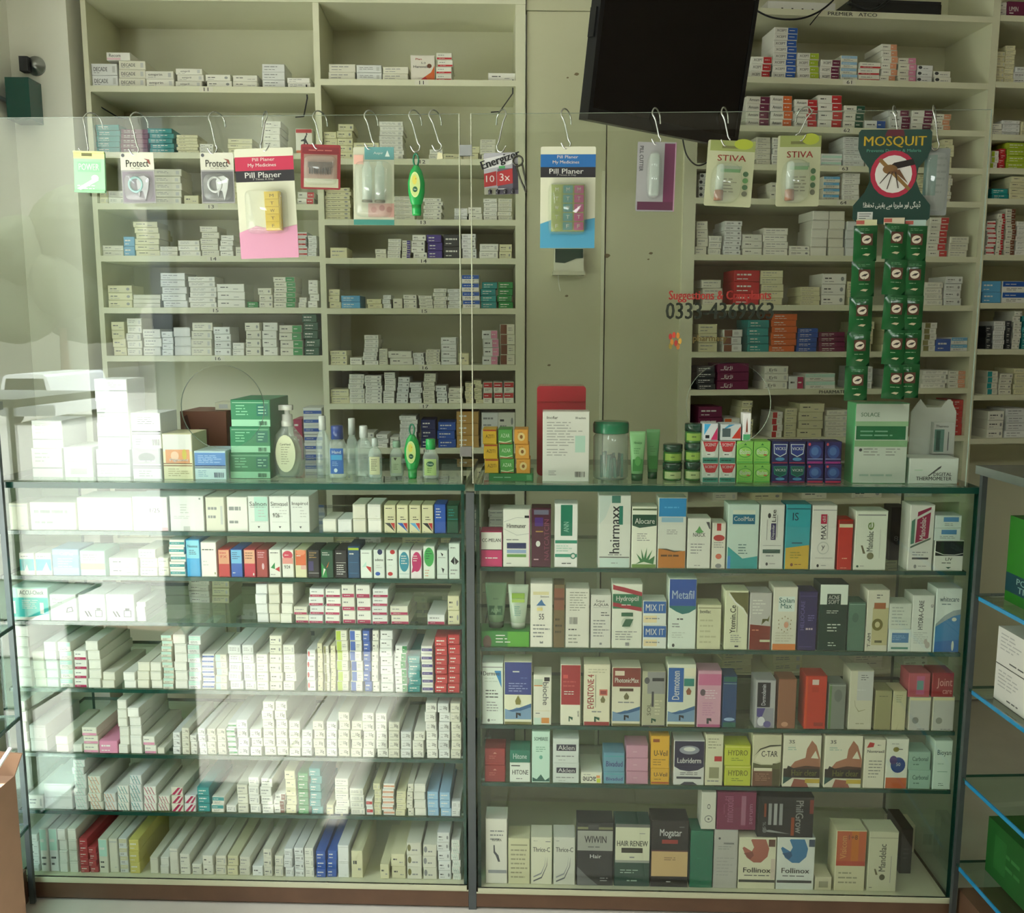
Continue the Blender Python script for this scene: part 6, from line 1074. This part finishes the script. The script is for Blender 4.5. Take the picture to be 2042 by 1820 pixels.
for s, (pa, pb, n, ytop, ybot) in enumerate((((1727, 450), (1704, 798), 5, 450, 798), ((1782, 446), (1780, 795), 5, 446, 795), ((1826, 450), (1808, 793), 5, 450, 793))):
    (xa, za), (xb, zb2) = hp(pa[0], pa[1], -.022), hp(pb[0], pb[1], -.022)
    c = Matrix.Translation(((xa + xb) / 2, 0, 0)); wsach = hp(1750, 600)[0] - hp(1704, 600)[0]
    Mi = t.matrix_world.inverted() @ COUNTER.M
    m = MB(); m.M = Mi.copy(); ly_ = -.020 - .004 * (s != 2)
    m.box(xa - wsach / 2, ly_ + .002, zb2, xa - wsach / 2 + .0005, ly_ + .0021, zb2 + .001, '1f5a30')
    hd = MB(); hd.M = Mi @ Matrix.Translation((xa, ly_, za)); hd.box(-wsach * .44, -.001, -.002, wsach * .44, .0, .013, ('c8c8a0', 'c8c0a8', 'a8c0b8')[s]); hd.box(-wsach * .44, -.0016, .003, -wsach * .1, -.001, .011, 'b05a50'); part('staple_strip', hd, 'matte', t)
    for k in range(n):
        f0 = k / n; f1 = (k + 1) / n; x0 = xa + (xb - xa) * (f0 + f1) / 2; z1 = za + (zb2 - za) * f0; z0 = za + (zb2 - za) * f1; hh = z1 - z0
        q = MB(); q.M = Mi @ Matrix.Translation((x0, ly_, z0)) @ Matrix.Rotation(math.atan2(xb - xa, za - zb2) * .9, 4, 'Y')
        ww = wsach * .5; v = []; nu, nv = 6, 8
        for j in range(nv + 1):
            for i in range(nu + 1):
                u, vv = i / nu, j / nv; puff = .007 * (math.sin(math.pi * u) ** .6 * math.sin(math.pi * vv) ** .6 if 0 < i < nu and 0 < j < nv else 0) * (1 + .25 * math.sin(9 * u + 5 * vv + s + k))
                v.append((-ww + 2 * ww * u, -.0015 - puff, hh * vv))
        q.add(v, [(j * (nu + 1) + i, j * (nu + 1) + i + 1, (j + 1) * (nu + 1) + i + 1, (j + 1) * (nu + 1) + i) for j in range(nv) for i in range(nu)], '16552b')
        q.box(-ww, -.0015, 0, ww, -.001, hh, '1a5230')
        so = part('sachet', q, 'gloss', t, True)
        e = MB(); e.M = q.M.copy(); draw(e, 'R .26 .44 .76 .76 4a2c1c;E .5 .6 .2 .115 cfc6b4;P 2c2420 .36 .57 .5 .63 .68 .65 .56 .57;P 3a2a1c .4 .55 .48 .59 .44 .6;P b8b090 .34 .17 .58 .14 .68 .2 .48 .21;L .22 .84 .8 .92 2 5a9468;L .28 .32 .72 .38 1 7aa07c', -ww, 0, 2 * ww, hh, -.0098); part('emblem', e, 'matte', so)

# ------------------------------------------------------------------ bottles, jars and tubes on the counter
def top_at(px, py=962, ly=.09): return COUNTER.hit(px, py, ly)[0], ly
def zdim(py0, py1, ly=.09): return COUNTER.hit(1000, py0, ly)[1] - COUNTER.hit(1000, py1, ly)[1]
def bottle(name, px0, px1, pyt, label, cat, body, capcol, capfrac, mbody='bottle_clear', lab=None, labspec='', power=2.4, shoulder=.72, flat=.55, neckw=.4, bodycol='white', ly=.09, group=None):
    x, _ = top_at((px0 + px1) / 2, ly=ly); w = (COUNTER.hit(px1, 930, ly)[0] - COUNTER.hit(px0, 930, ly)[0]) / 2; H = zdim(pyt, 965, ly)
    t = empty(name, COUNTER.at(x, ly, ZC), label, cat, group); hb = H * (1 - capfrac)
    f = flat
    b = MB(); b.loft([(0, w * .84, w * .84 * f), (.004, w * .95, w * f * .95), (hb * .3, w, w * f), (hb * shoulder, w * .96, w * f * .96), (hb * (shoulder + .14), w * .74, w * f * .8), (hb * .95, w * neckw, w * neckw * max(f, .8)), (hb, w * neckw, w * neckw * max(f, .8))], n=22, col=bodycol, power=power); part('body', b, mbody, t, True)
    b = MB(); b.loft([(hb - .002, w * neckw * 1.15, w * neckw * 1.15), (H * .985, w * neckw * 1.1, w * neckw * 1.1), (H, w * neckw * .95, w * neckw * .95)], n=18, col=capcol); part('cap', b, 'gloss', t, True)
    if lab:
        l0, l1, lw = .12, shoulder * .92, .72
        b = MB(); n = 8; pts = []
        v = [(w * lw * (i / n * 2 - 1), -w * f * 1.015 * (max(0, 1 - abs((i / n * 2 - 1) * lw) ** power) ** (1 / power)) - .0006, hb * (l0 if j == 0 else l1)) for j in (0, 1) for i in range(n + 1)]
        b.add(v, [(i, i + 1, n + 2 + i, n + 1 + i) for i in range(n)], lab); draw(b, labspec, -w * lw * .85, hb * l0, w * lw * 1.7, hb * (l1 - l0), -w * f * 1.015 - .0012); part('label', b, 'matte', t)
    return t, w, H, hb, f
# big pump bottle
x, ly = top_at(577, ly=.11); w = (COUNTER.hit(612, 920, .11)[0] - COUNTER.hit(542, 920, .11)[0]) / 2; H = zdim(822, 965, .11)
t = empty('pump_bottle', COUNTER.at(x, ly, ZC), 'large oval pump bottle of clear hand wash with a cream label', 'bottle'); hb = H * .72
b = MB(); b.loft([(0, w * .62, w * .4), (.004, w * .78, w * .46), (hb * .3, w * .97, w * .55), (hb * .5, w, w * .56), (hb * .75, w * .84, w * .5), (hb * .92, w * .45, w * .36), (hb, w * .3, w * .3)], n=26, col='cfd8d2'); part('body', b, 'bottle_clear', t, True)
b = MB(); b.loft([(.004, w * .56, w * .3), (hb * .3, w * .74, w * .4), (hb * .5, w * .76, w * .4), (hb * .78, w * .5, w * .32)], n=22, col='d6d8b0'); part('liquid', b, 'tint_plastic', t, True)
b = MB(); n = 22; b.poly([(w * .56 * math.cos(2 * math.pi * k / n), hb * .47 + hb * .36 * math.sin(2 * math.pi * k / n)) for k in range(n)], -w * .575, 'd2d4b4'); draw(b, 'T .24 .72 .76 .78 4a4c3c CareHand;L .28 .2 .75 .7 8 9a9c80', -w * .56, hb * .11, w * 1.12, hb * .72, -w * .577); part('label', b, 'matte', t)
b = MB(); b.loft([(hb - .002, w * .34, w * .34), (hb + H * .06, w * .34, w * .34), (hb + H * .065, w * .3, w * .3), (hb + H * .15, w * .28, w * .28), (hb + H * .155, w * .14, w * .14), (H * .94, w * .14, w * .14)], n=18, col='e4e4de'); b.box(-w * .42, -w * .2, H * .93, w * .3, w * .2, H, 'e8e8e2'); part('pump', b, 'gloss', t, True)

bottle('gel_bottle', 632, 660, 846, 'tall slim clear bottle with a white cap beside the pump bottle', 'bottle', 0, 'd4d6d4', .22, lab=None, neckw=.45, ly=.13)
bottle('gel_bottle', 657, 693, 860, 'clear gel bottle with a deep blue cap and blue label', 'bottle', 0, '27408a', .24, lab='2d62b0', labspec='R 0 .55 1 .75 3f9ad0;T .1 .8 .9 .92 e8f0f8 Hand;L .1 .3 .8 .5 3 a8c8ea;E .4 .14 .16 .08 d0e0f0', neckw=.6, power=3.2, shoulder=.82)
bottle('gel_bottle', 692, 716, 853, 'clear bottle with a white flip cap behind the blue-labelled one', 'bottle', 0, 'dadcda', .28, neckw=.5, ly=.15)
bottle('gel_bottle', 708, 746, 864, 'clear ribbed bottle with a tilted white flip cap', 'bottle', 0, 'dadcdc', .22, neckw=.38, ly=.12)
bottle('gel_bottle', 735, 763, 885, 'small clear bottle with a cream label', 'bottle', 0, 'c4cccb', .18, lab='d2d0ac', labspec='L .1 .2 .9 .9 6 7a7a68', neckw=.4)
bottle('gel_bottle', 778, 806, 894, 'small greenish clear bottle with grey-green cap', 'bottle', 0, '8fae98', .16, lab='a8b498', labspec='P 2c2c20 .2 .95 .6 .95 .4 .78;L .2 .2 .8 .6 4 6a7a5c', neckw=.5, ly=.12)
GEL = 'E .5 .5 .46 .48 c4d88a;E .45 .7 .25 .2 d8d060;E .5 .3 .26 .12 1f5a40;T .36 .26 .64 .34 e8f0e0 Dett;P d86a4a .55 .72 .62 .8 .66 .72'
bottle('gel_bottle', 843, 876, 886, 'small green-capped gel bottle with a pale label', 'bottle', 0, '2fae5c', .24, lab='b4cc88', labspec='E .5 .7 .36 .16 1f5a40;T .24 .64 .76 .76 e8f0e0 Dett;L .2 .15 .8 .5 3 5a7a3c', neckw=.52)
def flip_gel(px0, px1, pyt, pyb, label, M, hang):
    """green rubber-jacketed gel bottle carried cap down"""
    ly = -.02 if hang else .08
    w = (COUNTER.hit(px1, pyt, ly)[0] - COUNTER.hit(px0, pyt, ly)[0]) / 2; H = zdim(pyt, pyb, ly)
    t = empty('hand_gel', M(w, H), label, 'bottle', 'green jacketed hand gels')
    b = MB(); b.loft([(0, w * .5, w * .42), (.002, w * .54, w * .46), (H * .2, w * .56, w * .48), (H * .24, w * .7, w * .5), (H * .45, w * .98, w * .56), (H * .66, w, w * .56), (H * .88, w * .72, w * .46), (H * .97, w * .4, w * .34), (H, w * .3, w * .3)], n=22, col='24a050'); part('jacket', b, 'gloss', t, True)
    b = MB(); b.loft([(-.002, w * .5, w * .42), (H * .195, w * .58, w * .5)], n=20, col='1f9a44'); part('cap', b, 'gloss', t, True)
    b = MB(); n = 20; b.poly([(w * .6 * math.cos(2 * math.pi * k / n) - w * .08, H * .6 + H * .26 * math.sin(2 * math.pi * k / n)) for k in range(n)], -w * .575, 'cfe09c'); draw(b, GEL, -w * .62, H * .36, w * 1.1, H * .48, -w * .577); part('label', b, 'matte', t)
    b = MB(); b.tube([(w * .3 * math.sin(2 * math.pi * k / 14), 0, H * 1.11 - H * .13 * math.cos(2 * math.pi * k / 14)) for k in range(15)], .0022, '2a7a5c', 7); part('loop', b, 'gloss', t, True)
xg, zg = hp(831, 428, -.022); flip_gel(814, 848, 330, 428, 'green jacketed hand gel hanging from a wire hook', lambda w, H: COUNTER.at(xg, -.022, zg), True)
xg2, _ = top_at(823, ly=.09); flip_gel(807, 839, 880, 966, 'green jacketed hand gel standing cap down on the counter', lambda w, H: COUNTER.at(xg2, .09, ZC + .002), False)

# red case behind the large white carton
x0 = COUNTER.hit(1071, 800, .17)[0]; x1 = COUNTER.hit(1167, 800, .17)[0]; H = COUNTER.hit(1120, 768, .17)[1] - ZC
t = empty('first_aid_case', COUNTER.at((x0 + x1) / 2, .17, ZC), 'red rounded plastic case standing behind the large white carton', 'case'); w = x1 - x0
b = MB(); b.prism(round_rect(w, H * .985, .012), -.03, .04, 'b83440'); part('shell', b, 'gloss', t)
b = MB(); b.prism([(x, z + H * .83) for x, z in round_rect(w, H * .17, .008)], -.036, .044, 'b83440'); part('lid', b, 'gloss', t)
# screw-top jar of green sticks
x, ly = top_at(1217, ly=.11); w = (COUNTER.hit(1252, 900, .11)[0] - COUNTER.hit(1182, 900, .11)[0]) / 2; H = zdim(853, 965, .11)
t = empty('storage_jar', COUNTER.at(x, ly, ZC), 'clear round jar with a green screw lid and green sticks', 'jar')
b = MB(); b.loft([(0, w * .9, w * .9), (.005, w, w), (H * .74, w, w), (H * .8, w * .86, w * .86), (H * .82, w * .86, w * .86)], n=28); part('body', b, 'bottle_clear', t, True)
b = MB(); b.loft([(H * .81, w, w), (H * .83, w * 1.02, w * 1.02), (H * .96, w * 1.02, w * 1.02), (H, w * .97, w * .97)], n=28, col='1f7a58'); part('lid', b, 'gloss', t, True)
for k in range(16):
    a = k * 2.4; r = w * (.2 + .035 * k); b = MB(); b.tube([(r * math.cos(a), r * math.sin(a), .004), (r * math.cos(a) * .9 + w * .1 * math.sin(k), r * math.sin(a) * .9, H * (.38 + .02 * (k % 5)))], .0035, ('3a7a70', '5a9a8c', '2f6a60')[k % 3], 6); part('stick', b, 'gloss', t)
# green face-wash tubes standing on their caps
def squeeze_tube(sh, px0, px1, pyt, label, ly, z, col, capcol, spec, pyb=965):
    fr = COUNTER; w = (fr.hit(px1, pyt + 10, ly)[0] - fr.hit(px0, pyt + 10, ly)[0]) / 2; H = fr.hit(1000, pyt, ly)[1] - fr.hit(1000, pyb, ly)[1]
    t = empty('squeeze_tube', fr.at(fr.hit((px0 + px1) / 2, pyb, ly)[0], ly, z), label, 'tube', 'squeeze tubes')
    b = MB(); b.loft([(0, w * .7, w * .62), (H * .14, w * .72, w * .64)], n=18, col=capcol); part('cap', b, 'gloss', t, True)
    b = MB(); b.loft([(H * .14, w * .74, w * .66), (H * .4, w * .82, w * .56), (H * .7, w * .92, w * .34), (H * .93, w, w * .06), (H, w, w * .05)], n=20, col=col); part('body', b, 'gloss', t, True)
    b = MB(); v = []
    for j in range(7):
        f = .2 + .11 * j; ry = (.66, .61, .56, .46, .36, .22, .1)[j]
        v += [(-w * .6, -w * ry * .86 - .0012, H * f), (w * .6, -w * ry * .86 - .0012, H * f)]
    dy = [-w * .4 - .001]
    draw(b, spec, -w * .62, H * .2, w * 1.24, H * .68, -w * .6)
    for vi in range(len(b.v)):                                    # lay the print on the sloping tube wall
        x_, y_, z_ = b.v[vi]; f = z_ / H; ry = .7 - .0 if f < .2 else .68 - .72 * (f - .2) ** 1.05
        b.v[vi] = (x_, -w * max(ry, .06) * (1 - .35 * abs(x_ / w) ** 2) - .0016 + (y_ + w * .6), z_)
    part('label', b, 'matte', t)
squeeze_tube('T', 1254, 1286, 868, 'pale to deep green face-wash tube beside the jar', .08, ZC, '8fc48c', '1c5a34', 'R 0 0 1 .35 3f8a44;T .1 .78 .9 .88 2f6a3c Himalaya;L .1 .5 .9 .7 3 4f8a54;E .5 .3 .3 .14 5fa85c')
squeeze_tube('T', 1287, 1314, 868, 'green face-wash tube turned edge on by the green jars', .11, ZC, '6fae74', '1c5a34', 'R 0 0 1 .4 3f8a44;L .1 .5 .9 .7 3 4f8a54')
zgt = SHELF['B2'][1]
squeeze_tube('B', 968, 1011, 1170, 'pale green gel tube on the flat green carton', .06, zt_, '7fa07c', '4a5a44', 'R 0 .15 1 .45 2f5a3c;T .15 .24 .85 .36 8fb490 ALOVI;L .3 .6 .7 .75 1 5a7a5c', 1257)
squeeze_tube('B', 1013, 1054, 1172, 'white and lime gel tube on the flat green carton', .055, zt_, 'b8c8b4', 'b0b8a8', 'R 0 .72 1 .9 8ab03c;R 0 .6 1 .7 a8c45a;L .2 .15 .8 .5 5 6a9a94', 1257)
# little green balm jars
for c, (xj, n, y0) in enumerate(((1340, 2, 897), (1380, 3, 856))):
    hh = zdim(y0, 968, .09) / n; w = (COUNTER.hit(1360, 940, .09)[0] - COUNTER.hit(1321, 940, .09)[0]) / 2 * (1 if c == 0 else .9)
    for k in range(n):
        x, ly = top_at(xj, ly=.09); t = empty('balm_jar', COUNTER.at(x, ly, ZC + k * hh), 'small dark green balm jar, %s of the %s-high pile' % (('lower', 'upper') if n == 2 else ('lowest', 'middle', 'topmost'))[k:k + 1] if False else 'small dark green balm jar, %s of the %s-high pile' % ((('lower', 'upper') if n == 2 else ('lowest', 'middle', 'topmost'))[k], ('two', 'three')[c]), 'jar', 'green balm jars')
        b = MB(); b.loft([(0, w * .9, w * .9), (hh * .05, w * .97, w * .97), (hh * .55, w * .97, w * .97), (hh * .62, w * .8, w * .8)], n=20, col='2f6a2c'); part('body', b, 'gloss', t, True)
        b = MB(); b.loft([(hh * .6, w, w), (hh * .96, w, w), (hh - .0004, w * .94, w * .94)], n=20, col='12402f'); part('lid', b, 'gloss', t, True)
        b = MB(); m_ = 8; v = [(w * .985 * math.sin(-1 + 2 * i / m_), -w * .985 * math.cos(-1 + 2 * i / m_), hh * (.12 if j == 0 else .5)) for j in (0, 1) for i in range(m_ + 1)]
        b.add(v, [(i, i + 1, m_ + 2 + i, m_ + 1 + i) for i in range(m_)], 'b8c490' if k == 0 else '8fae4c'); draw(b, 'L .1 .3 .9 .8 1 2a4a24', -w * .4, hh * .15, w * .8, hh * .32, -w * 1.0); part('label', b, 'matte', t)
# thermometer display behind its carton
x0 = COUNTER.hit(1812, 880, .13)[0]; x1 = COUNTER.hit(1902, 880, .13)[0]; H = COUNTER.hit(1850, 796, .13)[1] - ZC; w = x1 - x0
t = empty('thermometer_display', COUNTER.at((x0 + x1) / 2, .13, ZC), 'white peaked display board of thermometer packs behind the printed carton', 'display board')
b = MB(); b.prism([(-w / 2, 0), (w / 2, 0), (w / 2, H * .84), (w * .36, H), (w * .3, H), (w * .16, H * .9), (-w * .16, H * .9), (-w * .3, H), (-w / 2, H * .84)], -.004, .0, 'd0d4ce'); part('board', b, 'print', t)
b = MB(); b.box(-w * .04, -.02, H * .33, w * .42, -.004, H * .72, 'c8ccc8'); draw(b, 'R .06 .06 .52 .78 5f8a80;R .14 .1 .34 .74 2f5a50;T .1 .84 .7 .92 4a4c4c Thermo;R .7 .1 .74 .7 5a5c5c', -w * .04, H * .33, w * .46, H * .39, -.02); part('thermometer_pack', b, 'print', t)

# ------------------------------------------------------------------ goods in the return counters and by the door
def ret_carton(RET, a0, b0, a1, b1, z, h, label, body, face, name='stock_carton'):
    fr, sg, zt, Z = RET; b = MB(); b.box(0, 0, 0, a1 - a0, b1 - b0, h, body)
    b.M = Matrix.Rotation(math.pi / 2, 4, 'Z')
    b.M = None
    o = part(name, b, 'print'); o.matrix_world = fr.at(a0, b0 if sg > 0 else -b1, z)
    f = MB()                                                      # printed side that looks at the customer aisle
    if sg > 0: f.M = Matrix.Rotation(0, 4, 'Z')
    draw(f, face, 0, 0, a1 - a0, h, -.0002)
    # the end that faces the camera
    g = MB(); g.M = Matrix.Translation((a1 - a0, 0, 0)) @ Matrix.Rotation(math.pi / 2, 4, 'Z'); draw(g, face, 0, 0, b1 - b0, h, -.0004)
    f.v += []
    part('side_print', f, 'print', o); part('end_print', g, 'print', o)
    tag(o, label, 'carton'); return o
rz = [SHELF['r%d' % k][1] for k in (1, 2, 3, 4)]
ret_carton(RET_R, .05, .05, .3, .3, rz[0], .2, 'large bright green carton on the upper blue-trimmed shelf', '2c7a22', 'R 0 .12 1 .34 14404a;T .1 .24 .8 .31 a8d0c8 PORTABLE;T .1 .15 .7 .22 a8d0c8 TISSUES;R .96 0 1 1 5ac040')
for k in (0, 1): ret_carton(RET_R, .07, .03, .2, .13, rz[1] + .088 * k, .087, 'white printed carton on the middle blue-trimmed shelf, %s one' % ('lower', 'upper')[k], 'dcdcd8', 'L .1 .4 .8 .9 5 b0b2b2;L .4 .1 .9 .22 1 5a5c5c;R 0 0 1 .02 text')
ret_carton(RET_R, .04, .06, .2, .28, rz[3], .14, 'dark green carton on the lowest blue-trimmed shelf', '1f5a24', 'R .2 .2 .5 .8 2a6a30;L .5 .3 .9 .7 2 3a7a40')
# corrugated carton standing by the door-side return counter
xc_ = COUNTER.hit(38, 1640, -.38)[0]
t = empty('shipping_carton', COUNTER.at(xc_ - .15, -.48, 0), 'brown corrugated carton with an open flap beside the street-side counter', 'carton')
hh = COUNTER.hit(20, 1545, -.38)[1]
b = MB(); b.box(-.15, -.1, 0, .15, .1, hh); part('body', b, 'card_brown', t)
b = MB(); b.prism([(-.15, hh), (.15, hh), (.17, hh + .05), (-.15, hh + .07)], -.004 + .1, .1, 'tan'); part('flap', b, 'card_brown', t)
b = MB(); b.tube(smooth_path([(.14, -.1, hh - .05), (.158, -.06, hh - .02), (.155, 0, hh + .03), (.17, .06, hh + .08)]), .004, 'lgrey', 6); part('strap', b, 'matte', t)

# ------------------------------------------------------------------ put the cartons in the scene
from collections import defaultdict
def footprint(c):
    fr, x, jx, y, z, jr = c['at']; w, h, d = c['args'][:3]; m = fr.at(x + jx, y + abs(jr) * w * .5, z, jr); c['mw'] = m
    return [(m @ Vector(p)).xy for p in ((-w / 2, 0, 0), (w / 2, 0, 0), (w / 2, d, 0), (-w / 2, d, 0))]
def depth_in(A, B):
    best = 9
    for P in (A, B):
        for i in range(2):
            e = (P[i + 1] - P[i]).normalized(); a = [p.dot(e) for p in A]; b = [p.dot(e) for p in B]
            o = min(max(a), max(b)) - max(min(a), min(b)); best = min(best, o)
            if o <= 0: return 0
    return best
rows_ = defaultdict(list)
for c in CARTONS: rows_[c['key'][0]].append(c); c['fp'] = footprint(c)
for sh, lst in rows_.items():                                            # cartons that lean into each other are set straighter until they only touch
    fr_, lo_, hi_ = SHELF[sh][0], *BOUND.get(sh, (-9, 9))
    for rep in range(7):
        hit = set()
        for i, a in enumerate(lst):
            xs = [(fr_.I @ Vector((p.x, p.y, 0))).x for p in a['fp']]
            if min(xs) < lo_ or max(xs) > hi_: hit.add(i)
            for j in range(i + 1, len(lst)):
                b = lst[j]
                if min(a['at'][4] + a['args'][1], b['at'][4] + b['args'][1]) - max(a['at'][4], b['at'][4]) > .0008 and depth_in(a['fp'], b['fp']) > .0006: hit.update((i, j))
        if not hit: break
        for i in hit:
            q = lst[i]['at']; q[2] *= .45; q[5] *= .45 if rep < 6 else 0; q[2] *= rep < 6; lst[i]['fp'] = footprint(lst[i])
by = defaultdict(list)
for c in CARTONS: by[c['kind']].append(c)
meshes = {}
for kind, lst in by.items():
    lst.sort(key=lambda c: -c['area'])
    stuff = MB()
    for i, c in enumerate(lst):
        if i < 300:
            k = c['key']
            if k not in meshes: meshes[k] = carton_mesh(*c['args']).mesh(kind, ['print'])
            o = link(bpy.data.objects.new(kind, meshes[k])); o.matrix_world = c['mw']; tag(o, c['label'], c.get('cat', 'carton'), c['group'])
        else:
            m = carton_mesh(*c['args']); off = len(stuff.v)
            stuff.v += [tuple(c['mw'] @ Vector(v)) for v in m.v]; stuff.f += [[j + off for j in f] for f in m.f]; stuff.c += m.c; stuff.m += m.m
    if stuff.v:
        o = part(kind + '_stock', stuff, 'print'); tag(o, 'remaining small %s boxes further back on the shelves' % kind.split('_')[0], 'carton stock', None, 'stuff')
# Empties stand at the foot of their thing
bpy.context.view_layer.update()
for o in list(COL.objects):
    if o.type == 'EMPTY' and o.matrix_world == Matrix.Identity(4) and o.children:
        pts = [ch.matrix_world @ Vector(q) for ch in o.children if ch.type == 'MESH' for q in ch.bound_box]
        L = Vector(((min(p.x for p in pts) + max(p.x for p in pts)) / 2, (min(p.y for p in pts) + max(p.y for p in pts)) / 2, min(p.z for p in pts)))
        o.location = L
        for ch in o.children: ch.location = ch.location - L
